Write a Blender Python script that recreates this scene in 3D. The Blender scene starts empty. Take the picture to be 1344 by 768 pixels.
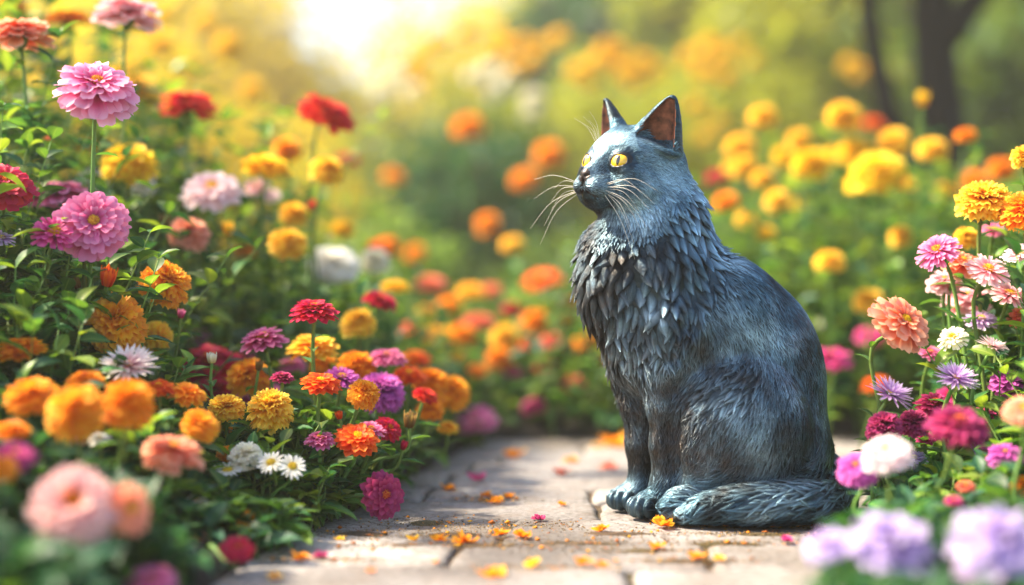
import bpy, math, random
import numpy as np
from mathutils import Vector, Matrix
R_ = math.radians
S = bpy.context.scene
COL = S.collection

# ------------------------------------------------------------------ camera, world, sun, exposure
F_PX = 1900.0            # focal length in photo pixels (photo 1344 wide)
CAM_H = 0.296
cam_d = bpy.data.cameras.new('camera'); cam = bpy.data.objects.new('camera', cam_d); COL.objects.link(cam)
cam.location = (0, 0, CAM_H); cam.rotation_euler = (R_(90), 0, 0)
cam_d.sensor_width = 36; cam_d.lens = F_PX / 1344 * 36
cam_d.clip_start = 0.02; cam_d.clip_end = 2000
cam_d.dof.use_dof = True; cam_d.dof.focus_distance = 1.875; cam_d.dof.aperture_fstop = 1.05
S.camera = cam
S.view_settings.view_transform = 'Standard'; S.view_settings.look = 'None'; S.view_settings.gamma = 1
S.view_settings.exposure = 1.75
S.cycles.use_denoising = True
S.cycles.use_adaptive_sampling = True; S.cycles.adaptive_threshold = 0.02
S.cycles.max_bounces = 8; S.cycles.transmission_bounces = 6; S.cycles.transparent_max_bounces = 8
S.cycles.caustics_reflective = False; S.cycles.caustics_refractive = False

SUN_EL, SUN_AZ = R_(50), R_(-76)     # azimuth from +Y, negative = toward -X
W = bpy.data.worlds.new('World'); S.world = W; W.use_nodes = True
nt = W.node_tree; bg = nt.nodes['Background']
sky = nt.nodes.new('ShaderNodeTexSky'); sky.sky_type = 'NISHITA'; sky.sun_disc = False
sky.sun_elevation = SUN_EL; sky.sun_rotation = SUN_AZ; sky.dust_density = 2.5; sky.air_density = 1.0; sky.ozone_density = 1.0
nt.links.new(sky.outputs[0], bg.inputs['Color']); bg.inputs['Strength'].default_value = 0.12
sl = bpy.data.lights.new('sun', 'SUN'); sl.energy = 4.9; sl.angle = R_(5); sl.color = (1, 0.86, 0.64)
so = bpy.data.objects.new('sun', sl); COL.objects.link(so)
sd = Vector((math.sin(SUN_AZ) * math.cos(SUN_EL), math.cos(SUN_AZ) * math.cos(SUN_EL), math.sin(SUN_EL)))
so.rotation_euler = sd.to_track_quat('Z', 'Y').to_euler(); so.location = sd * 30

# ------------------------------------------------------------------ helpers
def P(px, py, d):
    return np.array(((px - 672) * d / F_PX, d, CAM_H - (py - 384) * d / F_PX))

def lin(c):
    if isinstance(c, str):
        c = [int(c[i:i + 2], 16) / 255 for i in (0, 2, 4)]
    return tuple((x / 12.92 if x <= 0.04045 else ((x + 0.055) / 1.055) ** 2.4) for x in c) + (1.0,)

def link(name, data, parent=None, loc=None):
    o = bpy.data.objects.new(name, data); COL.objects.link(o)
    if parent is not None: o.parent = parent
    if loc is not None: o.location = loc
    return o

def tag(o, label=None, cat=None, group=None, kind=None):
    if label: o['label'] = label
    if cat: o['category'] = cat
    if group: o['group'] = group
    if kind: o['kind'] = kind
    return o

def np_mesh(name, V, polys, mats=(), smooth=True, attrs=None, mat_idx=None):
    """polys: list of (m,k) int arrays (k = 3 or 4)."""
    me = bpy.data.meshes.new(name)
    V = np.asarray(V, np.float32)
    if not isinstance(polys, (list, tuple)): polys = [polys]
    polys = [np.asarray(p, np.int32) for p in polys if len(p)]
    loops = np.concatenate([p.ravel() for p in polys])
    tot = np.concatenate([np.full(len(p), p.shape[1], np.int32) for p in polys])
    start = np.concatenate([[0], np.cumsum(tot)[:-1]]).astype(np.int32)
    me.vertices.add(len(V)); me.vertices.foreach_set('co', V.ravel())
    me.loops.add(len(loops)); me.loops.foreach_set('vertex_index', loops)
    me.polygons.add(len(tot)); me.polygons.foreach_set('loop_start', start); me.polygons.foreach_set('loop_total', tot)
    if smooth: me.polygons.foreach_set('use_smooth', np.ones(len(tot), bool))
    for m in mats: me.materials.append(m)
    if mat_idx is not None: me.polygons.foreach_set('material_index', np.asarray(mat_idx, np.int32))
    me.update(calc_edges=True)
    for k, a in (attrs or {}).items():
        at = me.attributes.new(k, 'FLOAT', 'POINT'); at.data.foreach_set('value', np.asarray(a, np.float32))
    me.validate(clean_customdata=False)
    return me

class MB:
    """collects grids / tubes into one mesh with attributes t and rnd"""
    def __init__(s): s.V = []; s.Q = []; s.T = []; s.R = []; s.n = 0; s.M = []
    def grid(s, G, t=None, rnd=0.5, wrap=False, mat=0):
        a, b = G.shape[:2]
        idx = np.arange(a * b).reshape(a, b) + s.n
        if wrap: idx = np.concatenate([idx, idx[:, :1]], 1)
        q = np.stack([idx[:-1, :-1], idx[:-1, 1:], idx[1:, 1:], idx[1:, :-1]], -1).reshape(-1, 4)
        s.V.append(G.reshape(-1, 3)); s.Q.append(q); s.n += a * b
        s.T.append(np.zeros(a * b) if t is None else np.broadcast_to(t, (a, b)).ravel())
        s.R.append(np.full(a * b, rnd)); s.M.append(np.full(len(q), mat))
    def tube(s, pts, rad, sides=8, mat=0, rnd=0.5, cap=True):
        pts = np.asarray(pts, float); n = len(pts)
        rad = np.broadcast_to(np.asarray(rad, float), (n,)).copy()
        if cap:
            d0 = pts[0] - pts[1]; d1 = pts[-1] - pts[-2]
            pts = np.vstack([pts[0] + d0 / (np.linalg.norm(d0) + 1e-9) * 1e-5, pts, pts[-1] + d1 / (np.linalg.norm(d1) + 1e-9) * 1e-5]); rad = np.concatenate([[1e-6], rad, [1e-6]]); n += 2
        tan = np.gradient(pts, axis=0); tan /= np.linalg.norm(tan, axis=1)[:, None] + 1e-12
        ref = np.array([0.3, 1, 0.2]) if abs(tan[n // 2][2]) > 0.8 else np.array([0.1, 0.2, 1.0])
        u = np.cross(tan, ref); u /= np.linalg.norm(u, axis=1)[:, None] + 1e-12
        v = np.cross(tan, u)
        a = np.linspace(0, 2 * math.pi, sides, endpoint=False)
        G = pts[:, None] + rad[:, None, None] * (np.cos(a)[None, :, None] * u[:, None] + np.sin(a)[None, :, None] * v[:, None])
        s.grid(G, np.linspace(0, 1, n)[:, None], rnd, wrap=True, mat=mat)
    def mesh(s, name, mats, smooth=True):
        return np_mesh(name, np.concatenate(s.V), np.concatenate(s.Q), mats, smooth,
                       {'t': np.concatenate(s.T), 'rnd': np.concatenate(s.R)}, np.concatenate(s.M))

def spline(pts, n):
    """Catmull-Rom through pts (k x m)"""
    pts = np.asarray(pts, float); k = len(pts)
    if k == 2: pts = np.array([pts[0], (pts[0] + pts[1]) / 2, pts[1]]); k = 3
    p = np.vstack([2 * pts[0] - pts[1], pts, 2 * pts[-1] - pts[-2]])
    out = []
    for t in np.linspace(0, k - 1 - 1e-6, n):
        i = int(t); f = t - i; a, b, c, d = p[i:i + 4]
        out.append(0.5 * (2 * b + (c - a) * f + (2 * a - 5 * b + 4 * c - d) * f * f + (3 * b - a - 3 * c + d) * f ** 3))
    return np.array(out)

def node_mat(name):
    m = bpy.data.materials.new(name); m.use_nodes = True
    n = m.node_tree.nodes; b = n['Principled BSDF']
    return m, m.node_tree, b

def N(nt, typ, **kw):
    n = nt.nodes.new(typ)
    for k, v in kw.items():
        if k in n.inputs: n.inputs[k].default_value = v
        else: setattr(n, k, v)
    return n

def ramp(nt, stops, fac=None):
    r = nt.nodes.new('ShaderNodeValToRGB'); e = r.color_ramp.elements
    while len(e) < len(stops): e.new(0.5)
    for el, (p, c) in zip(e, stops):
        el.position = p; el.color = c if len(c) == 4 else lin(c)
    if fac is not None: nt.links.new(fac, r.inputs[0])
    return r

def mixc(nt, fac, a, b, mode='MIX'):
    m = nt.nodes.new('ShaderNodeMix'); m.data_type = 'RGBA'; m.blend_type = mode
    for i, v in ((0, fac), (6, a), (7, b)):
        if hasattr(v, 'is_output') or isinstance(v, bpy.types.NodeSocket): nt.links.new(v, m.inputs[i])
        else: m.inputs[i].default_value = v
    return m.outputs[2]

def mathn(nt, op, a, b=None, c=None, clamp=False):
    m = nt.nodes.new('ShaderNodeMath'); m.operation = op; m.use_clamp = clamp
    for i, v in enumerate((a, b, c)):
        if v is None: continue
        if isinstance(v, bpy.types.NodeSocket): nt.links.new(v, m.inputs[i])
        else: m.inputs[i].default_value = v
    return m.outputs[0]

def sheet_mat(name, stops, transl=0.45, rough=0.5, spec=0.3, tfac='t', vein=0.15, hue=0.03, val=0.35, tcol=None, coat=0.0):
    """thin plant tissue: base colour along the petal or leaf, translucent"""
    m, t, b = node_mat(name)
    at = N(t, 'ShaderNodeAttribute', attribute_name=tfac); rn = N(t, 'ShaderNodeAttribute', attribute_name='rnd')
    r = ramp(t, stops, at.outputs['Fac'])
    tc = N(t, 'ShaderNodeTexCoord'); nz = N(t, 'ShaderNodeTexNoise', Scale=260.0, Detail=3.0)
    t.links.new(tc.outputs['Object'], nz.inputs['Vector'])
    hs = N(t, 'ShaderNodeHueSaturation')
    t.links.new(mathn(t, 'MULTIPLY_ADD', rn.outputs['Fac'], hue * 2, 0.5 - hue), hs.inputs['Hue'])
    v1 = mathn(t, 'MULTIPLY_ADD', rn.outputs['Fac'], val, 1 - val / 2)
    v2 = mathn(t, 'MULTIPLY_ADD', nz.outputs['Fac'], vein * 2, -vein)
    t.links.new(mathn(t, 'ADD', v1, v2), hs.inputs['Value'])
    t.links.new(r.outputs['Color'], hs.inputs['Color'])
    t.links.new(hs.outputs[0], b.inputs['Base Color'])
    b.inputs['Roughness'].default_value = rough; b.inputs['Specular IOR Level'].default_value = spec
    if coat: b.inputs['Coat Weight'].default_value = coat
    bp = N(t, 'ShaderNodeBump', Strength=0.35, Distance=0.0006); t.links.new(nz.outputs['Fac'], bp.inputs['Height']); t.links.new(bp.outputs[0], b.inputs['Normal'])
    tr = t.nodes.new('ShaderNodeBsdfTranslucent')
    if tcol is None: t.links.new(hs.outputs[0], tr.inputs['Color'])
    else:
        t.links.new(mixc(t, 1.0, hs.outputs[0], lin(tcol), 'SOFT_LIGHT') if False else mixc(t, 0.5, hs.outputs[0], lin(tcol)), tr.inputs['Color'])
    mx = t.nodes.new('ShaderNodeMixShader'); mx.inputs[0].default_value = transl
    out = t.nodes['Material Output']
    t.links.new(b.outputs[0], mx.inputs[1]); t.links.new(tr.outputs[0], mx.inputs[2]); t.links.new(mx.outputs[0], out.inputs['Surface'])
    return m
# ------------------------------------------------------------------ the cat statue
CD = 1.93                                  # distance of the statue's middle plane
SC = CD / F_PX                             # metres per photo pixel there
def C(px, py, y=0.0): return P(px, py, CD + y)
def rr(*a): return np.array(a, float) * SC

VX = 0.0018
lo = np.array([0.06, CD - 0.17, -0.008]); hi = np.array([0.50, CD + 0.14, 0.58])
dims = np.ceil((hi - lo) / VX).astype(int) + 1
FD = np.full(dims, 0.05, np.float32)
AX = [lo[i] + np.arange(dims[i]) * VX for i in range(3)]

def block(c0, c1, pad):
    a = np.maximum(((np.minimum(c0, c1) - pad - lo) / VX).astype(int), 0)
    b = np.minimum(((np.maximum(c0, c1) + pad - lo) / VX).astype(int) + 2, dims)
    sl_ = tuple(slice(a[i], b[i]) for i in range(3))
    g = np.stack(np.meshgrid(AX[0][sl_[0]], AX[1][sl_[1]], AX[2][sl_[2]], indexing='ij'), -1).astype(np.float32)
    return sl_, g

def apply(sl_, d, k, op='add'):
    F = FD[sl_]
    if op == 'add':
        h = np.clip(0.5 + 0.5 * (F - d) / k, 0, 1); FD[sl_] = F * (1 - h) + d * h - k * h * (1 - h)
    else:                                  # subtract: max(F, -d)
        h = np.clip(0.5 - 0.5 * (F + d) / k, 0, 1); FD[sl_] = F * (1 - h) - d * h + k * h * (1 - h)

def ell(c, r, k=0.012, A=None, op='add'):
    c = np.asarray(c, float); r = np.broadcast_to(np.asarray(r, float), (3,)); R0 = np.full(3, r.max())
    sl_, g = block(c - R0, c + R0, max(k, 0.012) + 0.012)
    p = g - c.astype(np.float32)
    if A is not None: p = p @ np.asarray(A, np.float32).T     # rows of A = local axes
    r = r.astype(np.float32)
    k0 = np.linalg.norm(p / r, axis=-1); k1 = np.linalg.norm(p / (r * r), axis=-1) + 1e-9
    apply(sl_, k0 * (k0 - 1) / k1, k, op)

def cone(a, b, ra, rb, k=0.012, op='add'):
    a = np.asarray(a, float); b = np.asarray(b, float); rm = max(ra, rb)
    sl_, g = block(a, b, rm + max(k, 0.012) + 0.012)
    ab = (b - a).astype(np.float32); p = g - a.astype(np.float32)
    t = np.clip((p @ ab) / (ab @ ab), 0, 1)
    d = np.linalg.norm(p - t[..., None] * ab, axis=-1) - (ra + (rb - ra) * t)
    apply(sl_, d.astype(np.float32), k, op)

def chain(pts, k=0.012, op='add'):
    for (a, ra), (b, rb) in zip(pts[:-1], pts[1:]): cone(a, b, ra, rb, k, op)

# head frame
TH, PH, RO = R_(41), R_(10), R_(-4)
HF = np.array([-math.cos(TH) * math.cos(PH), -math.sin(TH) * math.cos(PH), math.sin(PH)])
HL = np.array([math.sin(TH), -math.cos(TH), 0.0])          # the near side of the face
HU = np.cross(HL, HF); HU = HU if HU[2] > 0 else -HU
HL, HU = HL * math.cos(RO) + HU * math.sin(RO), HU * math.cos(RO) - HL * math.sin(RO)
HA = np.array([HF, HL, HU])
HO = C(824, 233, -0.010)
def H(f, l, u): return HO + np.array([f, l, u]) @ HA / 1000.0
HR = lambda *a: np.array(a) / 1000.0

# torso
ell(C(974, 510, 0), rr(110, 70, 150), 0.025)
ell(C(990, 592, 0), rr(100, 80, 90), 0.025)
ell(C(925, 425, 0), rr(84, 70, 92), 0.03)
ell(C(962, 412, 0), rr(54, 62, 66), 0.025)
ell(C(848, 380, 0), rr(78, 68, 86), 0.03)
ell(C(844, 446, 0), rr(48, 52, 66), 0.022)
cone(C(852, 262, 0), C(862, 350, 0), 58 * SC, 80 * SC, 0.025)
ell(C(872, 300, 0), rr(52, 58, 66), 0.025)
ell(C(800, 362, -0.003), rr(36, 52, 66), 0.03)
# shoulders, front legs
for y, dx, dp in ((-0.038, 1, 0), (0.030, -37, 1)):
    chain([(C(882 + dx, 430, y), 52 * SC), (C(874 + dx, 490, y), 32 * SC), (C(872 + dx * .9, 530, y), 21 * SC),
           (C(871 + dx * .85, 585, y), 16.5 * SC), (C(870 + dx * .8, 640, y), 15.5 * SC), (C(864 + dx * .75, 660, y), 15 * SC)], 0.014)
    pz = 0.019
    pc = C(852 + dx * .72, 656, y); pc[2] = pz
    pw = R_(38); PA = np.array([[math.cos(pw), math.sin(pw), 0], [-math.sin(pw), math.cos(pw), 0], [0, 0, 1]])     # paws turn out a little
    def pp(x_, y_, z_): return pc + np.array([x_, y_, z_]) @ PA
    ell(pp(.004, 0, 0), rr(27, 24, 19), 0.008, PA)
    for j, ty in enumerate((-16.5, -5.6, 5.6, 16.5)):
        ell(pp(-(0.019 if j in (1, 2) else 0.013), ty / 1000, -0.003), HR(13, 6.3, 13.5), 0.0012, PA)
    for ty in (-11, 0, 11):                               # toe clefts
        cone(pp(-.036, ty / 1000, .000), pp(-.013, ty / 1000, .0165), .0026, .0022, .0015, 'sub')
# haunches
for y in (-0.052, 0.052):
    ell(C(972, 562, y * 1.05), rr(90, 52, 92), 0.008)
    ell(C(925, 600, y), rr(40, 30, 52), 0.02)
    foot = C(896, 655, y * 1.5); foot[2] = 0.023
    ell(foot, rr(27, 20, 23), 0.008)
    cone(foot, foot + [0.09, 0, -0.002], 0.016, 0.018, 0.012)
    for ty in (-13, -4.5, 4.5, 13):
        ell(foot + [-0.019, ty / 1000, -0.003], HR(11, 5.0, 12), 0.0012)
for y in (-1, 1):
    chain([(C(889, 618, y * .064), .010), (C(883, 565, y * .066), .013), (C(892, 515, y * .076), .013), (C(925, 474, y * .088), .012), (C(985, 448, y * .094), .009)], 0.012, 'sub')
    chain([(C(888, 470, y * .082), .004), (C(903, 430, y * .086), .007), (C(915, 390, y * .086), .006)], 0.02, 'sub')
# tail wraps round to the front of the haunch
TAIL = [(C(1062, 600, 0.03), 24), (C(1088, 632, 0.0), 25), (C(1097, 655, -0.045), 24), (C(1078, 658, -0.092), 23),
        (C(1030, 660, -0.108), 23), (C(975, 662, -0.112), 22), (C(930, 667, -0.108), 15.5), (C(906, 673, -0.102), 9), (C(892, 677, -0.098), 4.5)]
tp = spline(np.array([np.append(p, r * SC) for p, r in TAIL]), 26)
tp[:, 2] = np.maximum(tp[:, 2], tp[:, 3] + 0.001)
for a, b in zip(tp[:-1], tp[1:]): cone(a[:3], b[:3], a[3], b[3], 0.006)
# skull and face
ell(H(-6, 0, 19), HR(60, 56, 51), 0.012, HA)
ell(H(-30, 0, -14), HR(50, 52, 50), 0.02, HA)
for s in (1, -1):
    ell(H(14, 31 * s, -19), HR(36, 31, 30), 0.014, HA)             # cheek
    ell(H(59, 11.5 * s, -27), HR(19, 15, 13), 0.005, HA)       # whisker pad
    cone(H(40, 13 * s, 27), H(30, 40 * s, 24), .0075, .007, 0.012)    # brow
    ell(H(30, 38 * s, -2), HR(20, 14, 10), 0.012, HA)              # cheekbone
ell(H(44, 0, -21), HR(31, 25, 20), 0.012, HA)
cone(H(34, 0, 22), H(69, 0, -10), .0145, .0098, 0.010)               # bridge
for s in (1, -1): ell(H(-30, 38 * s, 22), HR(28, 22, 34), 0.014, HA)
ell(H(71, 0, -14.5), HR(9, 9, 6.5), 0.005, HA)                       # nose
ell(H(50, 0, -43), HR(17, 14, 8.5), 0.008, HA)                      # chin
cone(H(78, 0, -23), H(75, 0, -33), .0012, .0012, .002, 'sub')
for s in (1, -1):
    chain([(H(76, 1 * s, -33), .0024), (H(69, 10 * s, -39.5), .0028), (H(58, 21 * s, -40), .0024), (H(47, 27 * s, -35), .0010)], 0.002, 'sub')
    cone(H(80, 4.2 * s, -16), H(76.5, 7.5 * s, -14.5), .0017, .001, .002, 'sub')   # nostril
EYE = {}
for s in (1, -1):
    c = H(39.5, 27.0 * s, 9.5); g = H(39.5 + 30, (27 + 10.5) * s, 13) - c; g /= np.linalg.norm(g)
    EYE[s] = (c, g)
    ell(c, .0172, 0.005)
    # almond opening, tilted outwards and up
    side = np.cross(g, HU); side /= np.linalg.norm(side); side *= np.sign(side @ HL) * s
    up = np.cross(side, g); up *= np.sign(up @ HU)
    side, up = side * math.cos(R_(14)) + up * math.sin(R_(14)), up * math.cos(R_(14)) - side * math.sin(R_(14))
    ell(c + g * .0165, (.012, .0124, .0080), 0.0012, np.array([g, side, up]), 'sub')
    EYE[s] += (side, up)
# ears: hollow cones
def ear(base, tip, opn, w, th):
    ax = tip - base; Ht = np.linalg.norm(ax); ax /= Ht
    o = opn - ax * (opn @ ax); o /= np.linalg.norm(o); b = np.cross(ax, o)
    sl_, g = block(base, tip, 0.035)
    p = g - base.astype(np.float32)
    c = p @ ax.astype(np.float32); a = p @ o.astype(np.float32); bb = p @ b.astype(np.float32)
    u = np.clip(c / Ht, -0.4, 1.0)
    prof = np.where(u < 0, np.clip(1 + 4.5 * u, .15, 1), np.clip(1 - u, 0.0, 1) ** 0.72)
    ww = w * prof + .0025; tt = th * prof + .0022
    q = np.sqrt((bb / ww) ** 2 + (a / tt) ** 2)
    d = np.maximum((q - 1) * np.minimum(ww, tt) * 0.9, np.maximum(c - Ht, -c - 0.012))
    apply(sl_, d.astype(np.float32), 0.005)
    wi = w * .80 * prof - .0005; ti = th * .95 * prof; a2 = a - th * 0.62 * prof - 0.001
    wi = np.maximum(wi, 1e-4); ti = np.maximum(ti, 1e-4)
    q = np.sqrt((bb / wi) ** 2 + (a2 / ti) ** 2)
    d2 = np.maximum((q - 1) * np.minimum(wi, ti), np.maximum(c - Ht * .93, .004 - c))
    apply(sl_, d2.astype(np.float32), 0.0025, 'sub')
for s in (1, -1):
    base = H(-4, 37 * s, 45); tip = H(6, 64 * s, 108)
    ear(base, tip, (HF * 0.85 + HL * s * 0.55), .036, .021)
FD[:, :, :] = np.maximum(FD, -(AX[2] - 0.0012)[None, None, :].astype(np.float32))   # flat underneath

def surface_nets(F):
    s = F < 0
    sh = np.array(F.shape) - 1
    cs = np.zeros(sh, np.uint8)
    corners = [(i, j, k) for i in (0, 1) for j in (0, 1) for k in (0, 1)]
    for i, j, k in corners: cs += s[i:sh[0] + i, j:sh[1] + j, k:sh[2] + k]
    act = np.argwhere((cs > 0) & (cs < 8))
    cid = np.full(sh, -1, np.int32); cid[tuple(act.T)] = np.arange(len(act))
    val = {c: F[act[:, 0] + c[0], act[:, 1] + c[1], act[:, 2] + c[2]] for c in corners}
    acc = np.zeros((len(act), 3)); cnt = np.zeros(len(act))
    for a in corners:
        for ax in range(3):
            if a[ax]: continue
            b = list(a); b[ax] = 1; b = tuple(b)
            va, vb = val[a], val[b]; m = (va < 0) != (vb < 0)
            t = np.where(m, va / np.where(m, va - vb, 1), 0)
            p = np.tile(np.array(a, float), (len(act), 1)); p[:, ax] += t
            acc[m] += p[m]; cnt[m] += 1
    V = act + acc / cnt[:, None]
    Q = []
    for ax in range(3):
        o1, o2 = [x for x in range(3) if x != ax]
        a = np.moveaxis(s, ax, 0)
        m = np.moveaxis(a[:-1] != a[1:], 0, ax)
        inv = np.argwhere(m)
        inv = inv[(inv[:, o1] > 0) & (inv[:, o2] > 0) & (inv[:, o1] < sh[o1]) & (inv[:, o2] < sh[o2])]
        flip = s[tuple(inv.T)]
        def cell(d1, d2):
            q = inv.copy(); q[:, o1] -= d1; q[:, o2] -= d2; return cid[tuple(q.T)]
        q = np.stack([cell(1, 1), cell(0, 1), cell(0, 0), cell(1, 0)], -1)
        if ax == 1: flip = ~flip
        q[~flip] = q[~flip][:, ::-1]
        Q.append(q)
    return V, np.concatenate(Q)
SV, SQ = surface_nets(FD)
SV = lo + SV * VX

def samp(F, p):
    q = (p - lo) / VX; i = np.clip(np.floor(q).astype(int), 0, dims - 2); f = q - i
    r = 0
    for a in (0, 1):
        for b in (0, 1):
            for c in (0, 1):
                w = (f[:, 0] if a else 1 - f[:, 0]) * (f[:, 1] if b else 1 - f[:, 1]) * (f[:, 2] if c else 1 - f[:, 2])
                r = r + w * F[i[:, 0] + a, i[:, 1] + b, i[:, 2] + c]
    return r
def grad(p, e=0.0028):
    g = np.stack([samp(FD, p + np.eye(3)[i] * e) - samp(FD, p - np.eye(3)[i] * e) for i in range(3)], -1)
    return g / (np.linalg.norm(g, axis=1)[:, None] + 1e-9)
# relax the net onto the field a little
for _ in range(2):
    SV -= samp(FD, SV)[:, None] * grad(SV) * 0.8

# --- hair flow guides: point, direction, length mm, width mm, lift mm
def hd(f, l, u): return np.array([f, l, u]) @ HA
G_ = []
def gd(p, d, L, W_, lf): G_.append((np.asarray(p, float), np.asarray(d, float) / np.linalg.norm(d), L, W_, lf))
for y in (-.07, .07):
    s = -1 if y < 0 else 1
    gd(C(1000, 350, y * .3), (.8, 0, -.6), 16, 1.5, .35); gd(C(960, 350, y * .5), (.75, 0, -.8), 18, 1.7, .6)
    gd(C(940, 400, y), (.5, 0, -.9), 20, 2.0, .7); gd(C(1040, 430, y * .6), (.5, 0, -.9), 17, 1.4, .35)
    gd(C(1000, 430, y), (.45, 0, -.9), 18, 1.5, .4); gd(C(1080, 520, y * .4), (.15, 0, -1), 18, 1.4, .35)
    gd(C(1040, 520, y), (.1, 0, -1), 18, 1.5, .4); gd(C(940, 460, y), (.1, 0, -1), 20, 2.2, .9)
    gd(C(975, 490, y * 1.2), (-.6, 0, -.7), 24, 5.6, 2.4); gd(C(920, 510, y * 1.2), (-.8, 0, -.7), 26, 5.6, 3.6)
    gd(C(1020, 500, y * 1.2), (-.25, 0, -1), 18, 2.4, .6)
    gd(C(960, 570, y * 1.3), (-.35, 0, -1), 22, 1.8, .9); gd(C(895, 570, y * 1.1), (-.45, 0, -1), 26, 2.4, 2.6)
    gd(C(905, 620, y * 1.1), (-.25, 0, -1), 24, 1.9, 2.2); gd(C(1040, 590, y * 1.2), (.1, 0, -1), 20, 1.5, .5)
    gd(C(1000, 630, y * 1.2), (-.1, 0, -1), 20, 1.6, .8)
    gd(C(880, 480, y * .8), (-.1, 0, -1), 22, 2.2, 1.2); gd(C(866, 545, y * .5), (.05, 0, -1), 16, 1.4, .5)
    gd(C(866, 600, y * .5), (0, 0, -1), 12, 1.0, .22); gd(C(850, 655, y * .5), (-1, 0, -.25), 8, .9, .15)
    gd(C(890, 650, y * 1.4), (-1, 0, -.25), 12, 1.2, .5)
    gd(C(840, 590, y * .5), (0, 0, -1), 12, 1.0, .22)
for y in (-.06, 0, .06):
    for py in (300, 350, 400):
        gd(C(775 if y == 0 else 805, py, y), (-.28, y * 6, -1), 32, 9.5, 7.5)
        gd(C(860, py, y * 1.1), (.12, y * 3, -1), 34, 10.5, 8.0)
        gd(C(915, py - 20, y * 1.0), (.35, y * 3, -1), 32, 9.0, 6.5)
    gd(C(790, 450, y), (.1, y * 3, -1), 34, 6.6, 6.5); gd(C(815, 500, y), (.3, y * 3, -1), 28, 3.2, 4.5)
    gd(C(850, 450, y), (.05, y * 3, -1), 32, 6.4, 5.5); gd(C(835, 540, y), (.2, 0, -1), 22, 1.8, 1.6)
    gd(C(880, 255, y), (.35, y * 4, -1), 28, 7.5, 5.0)
for a, b in zip(tp[:-1:2], tp[1::2]):
    gd(a[:3] + [0, 0, .01], b[:3] - a[:3] + [0, 0, .0], 38, 4.4, 2.6)
    gd(a[:3] + [0, -.02, 0], b[:3] - a[:3] - [0, 0, .004], 38, 4.4, 2.6)
for s in (1, -1):
    gd(H(60, 6 * s, 2), hd(-1, .15 * s, 1), 5.2, 1.3, 0.23); gd(H(45, 8 * s, 30), hd(-.6, .1 * s, .8), 9.1, 1.44, 0.35)
    gd(H(10, 15 * s, 55), hd(-1, .3 * s, .1), 11.7, 1.76, 0.5); gd(H(-20, 20 * s, 52), hd(-1, .3 * s, -.3), 14.3, 2.4, 0.65)
    gd(H(60, 16 * s, -20), hd(-.8, .9 * s, 0), 6.5, 1.3, 0.25); gd(H(30, 45 * s, -2), hd(-.9, .6 * s, -.25), 10.4, 1.6, 0.45)
    gd(H(15, 55 * s, -20), hd(-.8, .3 * s, -.5), 15.6, 2.4, 0.95); gd(H(-10, 55 * s, -5), hd(-1, .2 * s, -.4), 15.6, 2.56, 0.95)
    gd(H(-15, 55 * s, -35), hd(-.6, .2 * s, -.9), 28, 7.5, 4.5); gd(H(30, 30 * s, -42), hd(-.7, .4 * s, -.6), 13, 2.08, 0.75)
    gd(H(20, 35 * s, 32), hd(-1, .4 * s, .25), 10.4, 1.6, 0.45); gd(H(-10, 47 * s, 78), hd(-.2, .3 * s, 1), 9.1, 1.44, 0.35)
    gd(H(-30, 50 * s, 30), hd(-.8, .1 * s, -.6), 15.6, 2.56, 0.85)
gd(H(52, 0, -48), hd(-.9, 0, -.3), 7.8, 1.3, 0.3); gd(H(-60, 0, 10), hd(-.4, 0, -1), 20.8, 3.84, 1.25)
GP = np.array([g[0] for g in G_]); GDr = np.array([g[1] for g in G_]); GQ = np.array([g[2:] for g in G_])
def guide(p):
    D = np.zeros((len(p), 3)); Q = np.zeros((len(p), 3))
    for i in range(0, len(p), 20000):
        d2 = ((p[i:i + 20000, None] - GP[None]) ** 2).sum(-1)
        w = 1 / (d2 + 0.00012) ** 2.2; w /= w.sum(1)[:, None]
        D[i:i + 20000] = w @ GDr; Q[i:i + 20000] = w @ GQ
    return D, Q

rng = np.random.default_rng(7)
# area-weighted samples on the surface
tri = np.concatenate([SQ[:, :3], SQ[:, [0, 2, 3]]])
ta = np.linalg.norm(np.cross(SV[tri[:, 1]] - SV[tri[:, 0]], SV[tri[:, 2]] - SV[tri[:, 0]]), axis=1)
tcen = SV[tri].mean(1)
def samples(n, wfun=None):
    w = ta * (wfun(tcen) if wfun else 1); w = w / w.sum()
    t = rng.choice(len(tri), n, p=w); a = rng.random((n, 2)); m = a.sum(1) > 1; a[m] = 1 - a[m]
    T = SV[tri[t]]
    return T[:, 0] + a[:, :1] * (T[:, 1] - T[:, 0]) + a[:, 1:] * (T[:, 2] - T[:, 0])

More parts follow.
